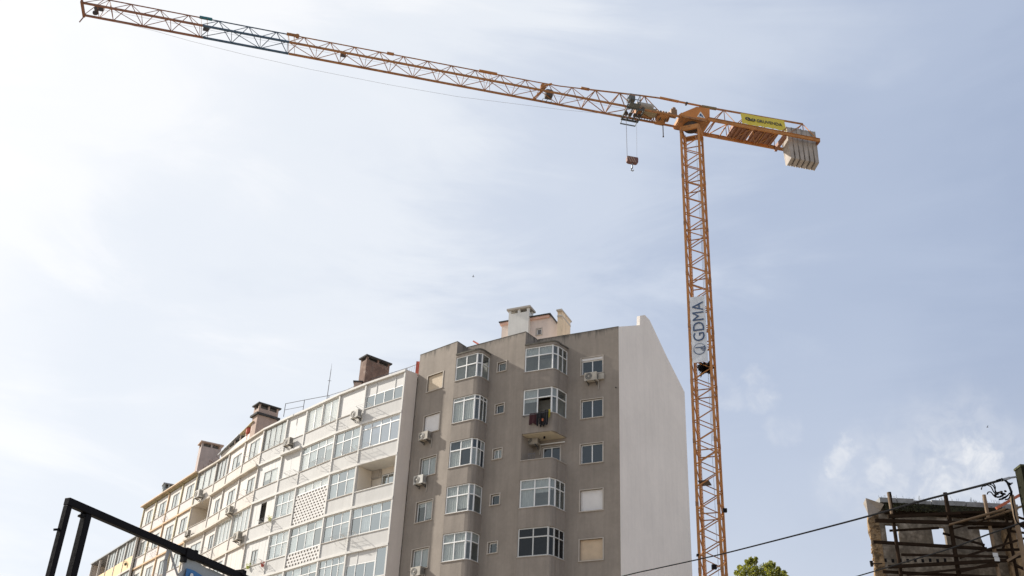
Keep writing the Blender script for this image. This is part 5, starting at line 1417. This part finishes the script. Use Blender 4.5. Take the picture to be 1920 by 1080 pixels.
# inner beams behind the windows, right-hand rubble pier and a flat black triangle in the third window
m = MB(); m.fbox(FRu, wins[0][0] - .3, wins[1][1] + .3, -.95, -.85, wins[0][2] + .32, wins[0][2] + .38); m.build('inner_rail', M_tim, rb)
a, b, c, d = wins[2]
m = MB(); m.add([FRu.p(a, -.2, c), FRu.p(b - .28, -.2, c), FRu.p(a, -.2, d)] + [FRu.p(a, -.24, c), FRu.p(b - .28, -.24, c), FRu.p(a, -.24, d)], [(0, 1, 2), (5, 4, 3), (1, 4, 5, 2)]); m.build('black_triangle', M_black, rb)
m = MB(); s0, _ = rz_px(1884, 1000, .3); s1, _ = rz_px(1906, 1000, .3)
zz_ = [0, 6, 10, 12, 13, 14, 14.6, 15.2, 15.8, 16.3, 16.8, 17.3]; vs = []
for z in zz_:
    r1, r2 = random.uniform(-.06, .06), random.uniform(-.07, .07); vs += [FRu.p(s0 + r1, .3, z), FRu.p(s1 + r2, .3, z), FRu.p(s1 + r2, -.5, z), FRu.p(s0 + r1, -.5, z)]
fs = []
for k in range(len(zz_) - 1):
    for q in range(4): fs.append((k * 4 + q, k * 4 + (q + 1) % 4, k * 4 + 4 + (q + 1) % 4, k * 4 + 4 + q))
fs.append(tuple(len(vs) - 4 + q for q in range(4))); m.add(vs, fs); m.build('rubble_pier', M_rub, rb)
sc0, sc1 = s0, s1

# timber scaffold in front
sc = thing('scaffolding', (RX0 + 3.5, RY - 1.1, 0), 'dark timber scaffolding poles and ledgers standing in front of the ruin', 'scaffolding')
FS = Facet((RX0, RY - .9), (RX0 + 10, RY - .9))
def sp(x, y, off=0): s_, z_ = FS.px(x, y, off); return s_, z_
for (x0, y0, x1, y1, w, mm_) in ((1667, 923, 1690, 1080, .17, M_tim), (1663.5, 925, 1670, 965, .12, M_timl), (1771, 924, 1800, 1085, .20, M_tim), (1843.5, 928, 1871, 1060, .17, M_timl), (1885, 955, 1907, 1085, .14, M_tim)):
    a, za = sp(x0, y0); b, zb = sp(x1, y1); 
    if y1 > 1050:      # vertical pole down to the ground
        m = MB(); a = (a + b) / 2 if abs(a - b) < .3 else a; m.tube(FS.p(a + .0, .0, 0), FS.p(a, 0, za), w * .58, w * .5, 8)
    else: m = MB(); m.tube(FS.p(b, .12, zb), FS.p(a, .12, za), w * .5, n=7)
    m.build('pole', mm_, sc)
led = [(1668, 995, 1760, 990, .09), (1690, 1040, 1890, 1044, .10), (1768, 1000, 1846, 1022, .09), (1800, 1046, 1925, 1008, .09), (1815, 990, 1925, 986, .10), (1700, 1078, 1870, 1060, .09), (1880, 1030, 1905, 965, .08), (1640, 976, 1925, 984, .15), (1637, 1016, 1850, 1029, .13), (1665, 1063, 1900, 1050, .14), (1655, 1072, 1900, 1084, .12), (1665, 969, 1800, 962, .13), (1850, 1032, 1925, 1030, .10), (1800, 1072, 1925, 1040, .10), (1780, 962, 1900, 958, .10), (1880, 960, 1925, 975, .09), (1890, 995, 1925, 1000, .09), (1905, 1060, 1930, 1072, .1)]
for i, (x0, y0, x1, y1, w) in enumerate(led):
    off = .14 if i % 2 else -.12
    a, za = sp(x0, y0, off); b, zb = sp(x1, y1, off); m = MB(); m.bar(FS.p(a, off, za), FS.p(b, off, zb), w * .8, w); m.build('ledger', M_tim, sc)
# planks
for (x0, y0, x1, y1, w, mm_, off) in ((1782, 982, 1880, 958, .30, M_timl, .35), (1850, 971, 1925, 948, .22, M_timl, .28), (1790, 989, 1880, 968, .10, M_tim, .3)):
    a, za = sp(x0, y0, off); b, zb = sp(x1, y1, off); m = MB(); m.bar(FS.p(a, off - .2, za), FS.p(b, off + .25, zb), w, .05); m.build('plank', mm_, sc)
a, za = sp(1868, 953, .3); b, zb = sp(1925, 921, .3); m = MB(); m.bar(FS.p(a, .3, za), FS.p(b, .3, zb), .12); o = m.build('brace_pole', mat('rust_red_steel', (.42, .12, .06), .7, .2, 3), sc); o['label'] = 'rust red diagonal pole'
a, za = sp(1888, 1052, .2); b, zb = sp(1925, 1030, .2); m = MB(); m.bar(FS.p(a, .2, za), FS.p(b, .2, zb), .11); m.build('brace_pole', M_timl, sc)
# small white plate wired to the right pole
a, za = sp(1861.5, 1036, .22); b, zb = sp(1874, 1052, .22)
m = MB(); m.fbox(FS, a, b, .18, .20, (za + zb) / 2 + .01, za); m.fbox(FS, a + .03, b + .03, .18, .20, zb, (za + zb) / 2 - .01)
m.thing('sign_plate', mat('white_plate', (.55, .56, .56), .6), 'small blank white plates tied to a scaffold pole', 'sign')
# stick leaning at the far right
a, za = sp(1903, 925, .9); b, zb = sp(1917, 1010, .9)
m = MB(); m.tube(FS.p(b - .1, .9, 0), FS.p(b - .1, .9, za - .1), .13, .11, 8); m.thing('timber_post', M_timl, 'pale round timber post right of the scaffolding, by the dark pole', 'post')
# lamp on the left of the ruin
p = at_r(1632, 1057, 49.5); m = MB(); m.tube((p.x + .05, p.y, p.z - .12), (p.x + .05, p.y, p.z + .12), .06, .08, 8); m.bar((p.x, p.y, p.z), (p.x + .5, p.y - .1, p.z), .04)
m.thing('wall_lamp', M_black, 'small dark lamp sticking out of the left side of the ruin', 'lamp')

# ------------------------------------------------------------------ utility pole, cables
PR = 15.0
pt_ = at_r(1908, 882, PR); pcx = at_r(1931, 900, PR)
m = MB(); w = .15; zt = pt_.z
m.hexa([(pcx.x - .20, pcx.y - .14, 0), (pcx.x + .20, pcx.y - .14, 0), (pcx.x + .20, pcx.y + .14, 0), (pcx.x - .20, pcx.y + .14, 0), (pcx.x - .13, pcx.y - .09, zt), (pcx.x + .13, pcx.y - .09, zt), (pcx.x + .13, pcx.y + .09, zt), (pcx.x - .13, pcx.y + .09, zt)])
up = m.thing('utility_pole', mat('dark_mossy_concrete', (.022, .022, .014), .95, .4, 6, .5, 30, spec=.05), 'dark mossy utility pole cut by the right edge of the photo', 'pole')
m = MB(); m.box(pcx.x - .14, pcx.x + .14, pcx.y - .1, pcx.y + .1, zt + .001, zt + .03); m.build('mossy_top', M_moss, up)
m = MB(); hk0 = at_r(1905, 893, PR); hk1 = at_r(1893, 896, PR); m.bar(hk0 + Vector((.05, 0, 0)), hk1, .02); m.bar(hk1, at_r(1877, 901, PR), .028); m.build('cable_clamp', M_metal, up)
M_cab = mat('black_cable', (.006, .006, .007), .8, spec=.05)
def cable(pts, r, label, n=6):
    """pts: (px, py, distance) along the cable"""
    P = [at_r(*q) for q in pts]; fine = []
    for i in range(len(P) - 1):
        p0 = P[max(i - 1, 0)]; p1 = P[i]; p2 = P[i + 1]; p3 = P[min(i + 2, len(P) - 1)]
        for k in range(6):
            t = k / 6; fine.append(0.5 * ((2 * p1) + (p2 - p0) * t + (2 * p0 - 5 * p1 + 4 * p2 - p3) * t * t + (3 * p1 - p0 - 3 * p2 + p3) * t ** 3))
    fine.append(P[-1]); m = MB(); m.path([tuple(q) for q in fine], r, n)
    return m.thing('power_line', M_cab, label, 'cable')
cable([(1020, 1120, 40), (1165, 1081, 34), (1240, 1064, 31), (1340, 1042, 27.5), (1440, 1017, 24.5), (1560, 986, 21.5), (1640, 964.5, 19.7), (1721, 941, 18), (1790, 923, 16.8), (1835, 911.5, 16), (1893, 896, 15)], .017, 'thick black cable sweeping up from bottom centre to the pole at the right edge')
cable([(1560, 1094, 26), (1609, 1080, 25), (1700, 1053, 22.5), (1783, 1028, 20.5), (1850, 1003, 19), (1925, 977, 17.5)], .013, 'thinner black cable crossing in front of the ruin')
cl_ = thing('cable_connectors', at_r(1880, 925, PR), 'cluster of black connectors and looping wires beside the utility pole', 'cable connectors')
def loop(pts, r):
    m = MB(); P = [at_r(x, y, PR) for x, y in pts]; fine = []
    for i in range(len(P) - 1):
        p0 = P[max(i - 1, 0)]; p1 = P[i]; p2 = P[i + 1]; p3 = P[min(i + 2, len(P) - 1)]
        for k in range(5):
            t = k / 5; fine.append(0.5 * ((2 * p1) + (p2 - p0) * t + (2 * p0 - 5 * p1 + 4 * p2 - p3) * t * t + (3 * p1 - p0 - 3 * p2 + p3) * t ** 3))
    fine.append(P[-1]); m.path([tuple(q) for q in fine], r, 5); m.build('wire', M_cab, cl_)
loop([(1868, 902), (1880, 899), (1888, 904), (1893, 914), (1896, 922)], .016)
loop([(1896, 922), (1892, 934), (1884, 937)], .010)
loop([(1850, 909), (1858, 913), (1863, 922), (1868, 928)], .008)
loop([(1855, 908), (1862, 911), (1866, 919), (1869, 927)], .008)
loop([(1862, 906), (1866, 913), (1866, 922), (1872, 928)], .008)
loop([(1840, 918), (1842, 912), (1847, 911), (1852, 908)], .009)
loop([(1851, 927), (1853, 923), (1858, 923), (1863, 929), (1866, 932)], .008)
loop([(1878, 937), (1888, 931), (1893, 924)], .008); loop([(1876, 936), (1890, 928), (1897, 921)], .007)
loop([(1897, 920), (1898, 940), (1901, 955), (1903, 968), (1908, 980), (1925, 995)], .010)
random.seed(11)
for (x, y, s_) in ((1870, 925, 5), (1876, 923, 5), (1881, 926, 5), (1866, 930, 4), (1872, 932, 4), (1878, 930, 5), (1885, 921, 4), (1876, 936, 4), (1893, 907, 4), (1897, 906, 3), (1896, 921, 3), (1868, 927, 4), (1883, 933, 3.5), (1873, 901, 3), (1879, 899, 3.5)):
    p = at_r(x, y, PR + random.uniform(-.05, .05)); h = s_ * .0038; m = MB()
    d = Vector((random.uniform(-1, 1), random.uniform(-.6, .6), random.uniform(-.6, .6))).normalized()
    m.bar(p - d * h * 1.25, p + d * h * 1.25, h * 1.5, h * 1.2); m.tube(p - d * h * 1.7, p + d * h * 1.7, h * .45, n=6); m.build('connector', M_black, cl_)

# ------------------------------------------------------------------ black steel frame with banner, bottom left
SB = 11.0
P0 = at_r(126.7, 932.8, SB); zf = P0.z
P1 = at_h(451.6, 1075, zf); dF = (P1 - P0); dF.z = 0; dF.normalize()
FF = Facet(P0, P0 + dF)
LF = (P1 - P0).length
sf = thing('signboard', (P0.x, P0.y, 0), 'black square-tube steel frame with two posts and a long top beam, bottom left', 'signboard')
HBm = .076
m = MB(); m.fbox(FF, .0, 5.2, -.035, .035, zf - HBm, zf); o = m.build('top_beam', M_black, sf); bv = o.modifiers.new('edge', 'BEVEL'); bv.width = .006; bv.segments = 2
m = MB(); m.fbox(FF, .0, .062, -.03, .03, 0, zf - HBm - .001); o = m.build('post', M_black, sf); bv = o.modifiers.new('edge', 'BEVEL'); bv.width = .006; bv.segments = 2
s2, _ = FF.px(158.5, 962); s3, _ = FF.px(175.5, 968)
m = MB(); m.fbox(FF, s2 + .0, s2 + .078, -.045, .028, 0, zf - HBm - .001); o = m.build('post', M_black, sf); bv = o.modifiers.new('edge', 'BEVEL'); bv.width = .006; bv.segments = 2
m = MB(); m.fbox(FF, s2 - .05, s2 - .002, -.03, .02, zf - HBm - .05, zf - HBm - .03); m.bar(FF.p(s2 - .05, 0, zf - HBm - .04), FF.p(s2 - .03, 0, zf - HBm - .015), .02); m.build('bolt', M_black, sf)
sb_, zb_ = FF.px(109, 996); m = MB(); m.bar(FF.p(-.06, 0, zb_), FF.p(.0, 0, zb_ + .02), .022); m.build('bolt', M_black, sf)
sk, zk = FF.px(352, 1035)
m = MB(); m.fbox(FF, sk - .06, sk + .12, -.045, .045, zf - HBm - .012, zf + .012); m.fbox(FF, sk - .07, sk - .02, -.03, .03, zf - HBm - .07, zf - HBm - .012); m.fbox(FF, sk + .10, sk + .14, -.03, .03, zf - .02, zf + .03); m.build('clamp', M_black, sf)
se, ze = FF.px(450, 1074); m = MB(); m.fbox(FF, se - .02, se + .05, -.055, .055, zf - .03, zf + .035); m.build('clamp', M_black, sf)
# banner
M_bw = mat('off_white_vinyl', (.40, .43, .44), .6, .1, 4); M_bb = mat('blue_print_vinyl', (.035, .17, .40), .55, .06, 2)
sl, _ = FF.px(347, 1052); so = -.02
top = zf - HBm + .01
m = MB(); n = 24; g_ = []
for j in range(9):
    for i in range(n + 1):
        s_ = sl - .02 + (5.1 - sl) * i / n; z = top - .02 - .12 * (j / 8) * 9; sag = .004 * sin(s_ * 5) + (.012 if i % 6 == 3 else 0)
        g_.append(FF.p(s_ - (.05 if (i == 0 and j > 1) else 0), so + .015 * sin(s_ * 7 + j), z - sag * (j == 0)))
m.add(g_, [(j * (n + 1) + i, j * (n + 1) + i + 1, (j + 1) * (n + 1) + i + 1, (j + 1) * (n + 1) + i) for j in range(8) for i in range(n)])
bn = m.thing('banner', M_bw, 'blue and off-white vinyl banner hanging from the black steel frame', 'banner')
m = MB(); g_ = []
for j in range(7):
    for i in range(n + 1):
        s_ = sl + .035 + (4.9 - sl) * i / n; zt2 = top - .115 - .13 * min(1.2, max(0, s_ - sl - .1)) - (.015 if i == 0 else 0); z = zt2 + (top - 1.0 - zt2) * j / 6
        g_.append(FF.p(s_, so + .034, z))
m.add(g_, [(j * (n + 1) + i, j * (n + 1) + i + 1, (j + 1) * (n + 1) + i + 1, (j + 1) * (n + 1) + i) for j in range(6) for i in range(n)]); m.build('blue_field', M_bb, bn)
m = MB(); sx, zx = FF.px(356, 1080); 
for k in range(10):
    a, b = radians(k * 36), radians(k * 36 + 36); m.add([FF.p(sx, so + .045, zx), FF.p(sx + .03 * cos(a), so + .045, zx + .03 * sin(a)), FF.p(sx + .03 * cos(b), so + .045, zx + .03 * sin(b))], [(0, 1, 2)])
m.build('white_dot', M_white, bn)
# pale straps looped under the beam
M_str = mat('grey_strap', (.42, .41, .39), .8, .15, 8)
for (pts, w, lab) in (([(316, 1031), (311, 1050), (307, 1085)], .045, 'grey-white strap hanging straight down from the black beam'), ([(319, 1030), (324, 1052), (333, 1078), (342, 1070), (345, 1052)], .022, 'thin pale strap looping from the beam to the banner corner')):
    m = MB(); P = []
    for x, y in pts: s_, z_ = FF.px(x, y, .0); P.append(Vector(FF.p(s_, .0, z_)))
    for a, b in zip(P, P[1:]): m.bar(a, b, w, .012, up=FF.n, ext=.006) if False else m.bar(a, b, .012, w, up=(b - a).cross(FF.n), ext=.006)
    m.thing('strap', M_str, lab, 'strap')

# ------------------------------------------------------------------ tree
random.seed(5)
TR = 70; tc_ = at_r(1424, 1100, TR); tt_ = at_r(1410, 1046, TR)
tree = thing('tree', (tc_.x, tc_.y, 0), 'olive-green leafy tree top rising at the bottom edge right of the crane', 'tree')
ztop = tt_.z
M_bark = mat('bark', (.10, .075, .05), .95, .3, 3, .5, 20)
m = MB(); m.path([(tc_.x, tc_.y, 0), (tc_.x + .2, tc_.y, 5), (tc_.x - .1, tc_.y, 10), (tc_.x, tc_.y, ztop - 4)], [.38, .3, .22, .10], 9); m.build('trunk', M_bark, tree)
def leafmat(name, c):
    mm_ = mat(name, c, .6, .25, 4); nt_ = mm_.node_tree; b = nt_.nodes['Principled BSDF']
    tr = nt_.nodes.new('ShaderNodeBsdfTranslucent'); tr.inputs[0].default_value = (c[0] * 2.2, c[1] * 2.2, c[2] * .9, 1); mx_ = nt_.nodes.new('ShaderNodeMixShader'); mx_.inputs[0].default_value = .45
    o_ = nt_.nodes['Material Output']; nt_.links.new(b.outputs[0], mx_.inputs[1]); nt_.links.new(tr.outputs[0], mx_.inputs[2]); nt_.links.new(mx_.outputs[0], o_.inputs[0]); return mm_
LM = [leafmat('olive_leaf', (.17, .175, .05)), leafmat('yellow_green_leaf', (.24, .235, .065)), leafmat('dark_leaf', (.08, .10, .025))]
px_m = (at_r(1474, 1080, TR) - at_r(1424, 1080, TR)).length / 50
ctrs = []
for (x, y, r) in ((1408, 1049, 4), (1417, 1048, 3.5), (1400, 1053, 4), (1445, 1055, 4), (1387, 1064, 5), (1381, 1074, 5), (1459, 1067, 5), (1470, 1074, 5), (1476, 1082, 4), (1404, 1057, 8), (1414, 1053, 7), (1440, 1062, 8), (1448, 1060, 7), (1395, 1072, 14), (1412, 1070, 14), (1430, 1072, 15), (1448, 1074, 13), (1462, 1080, 12), (1388, 1086, 13), (1425, 1090, 28), (1400, 1100, 25), (1450, 1102, 27), (1425, 1130, 45), (1470, 1095, 12)):
    p = at_r(x, y, TR + random.uniform(-1.2, 1.2)); ctrs.append((p, r * px_m))
for p, r in ctrs:
    m = MB(); m.path([(tc_.x, tc_.y, ztop - 5), (tc_.x * .4 + p.x * .6, tc_.y * .4 + p.y * .6, (ztop - 5) * .5 + p.z * .5), tuple(p)], [.09, .05, .02], 5); m.build('limb', M_bark, tree)
ms_ = [MB(), MB(), MB()]
for p, r in ctrs:
    for k in range(int(520 * (r / .9) ** 1.6) + 160):
        d = Vector((random.gauss(0, 1), random.gauss(0, 1), random.gauss(0, 1))).normalized() * r * random.random() ** .45 * random.uniform(.8, 1.15)
        c = p + d; s_ = random.uniform(.05, .11)
        a = Vector((random.gauss(0, 1), random.gauss(0, 1), random.gauss(0, 1))).normalized() * s_; b = a.cross(Vector((random.gauss(0, 1), random.gauss(0, 1), random.gauss(0, 1)))).normalized() * s_ * .5
        ms_[random.choice((0, 0, 1, 1, 2))].quad(c - a, c + b, c + a, c - b)
for q, lm in zip(ms_, LM): o = q.build('foliage', lm, tree); o['kind'] = 'stuff'

# ------------------------------------------------------------------ two birds
for (x, y, R, sc_, lab) in ((887, 519, 80, .28, 'tiny bird high above the grey building'), (1851, 801, 90, .25, 'tiny bird above the cloud at the right')):
    p = at_r(x, y, R); m = MB()
    m.path([p + Vector((-.35, 0, 0)) * sc_, p + Vector((-.1, 0, .03)) * sc_, p + Vector((.2, 0, 0)) * sc_, p + Vector((.45, 0, .02)) * sc_], [.01 * sc_, .1 * sc_, .09 * sc_, .02 * sc_], 6)
    m.add([p + Vector((-.08, 0, .02)) * sc_, p + Vector((.12, 0, .02)) * sc_, p + Vector((.15, -.6, .35)) * sc_, p + Vector((0, -.55, .38)) * sc_, p + Vector((-.08, 0, .0)) * sc_, p + Vector((.12, 0, .0)) * sc_, p + Vector((.15, -.6, .33)) * sc_], [(0, 1, 2, 3), (4, 5, 6)])
    m.add([p + Vector((-.08, 0, .02)) * sc_, p + Vector((.12, 0, .02)) * sc_, p + Vector((.15, .6, .35)) * sc_, p + Vector((0, .55, .38)) * sc_], [(0, 1, 2, 3)])
    m.thing('bird', M_dkst, lab, 'bird')
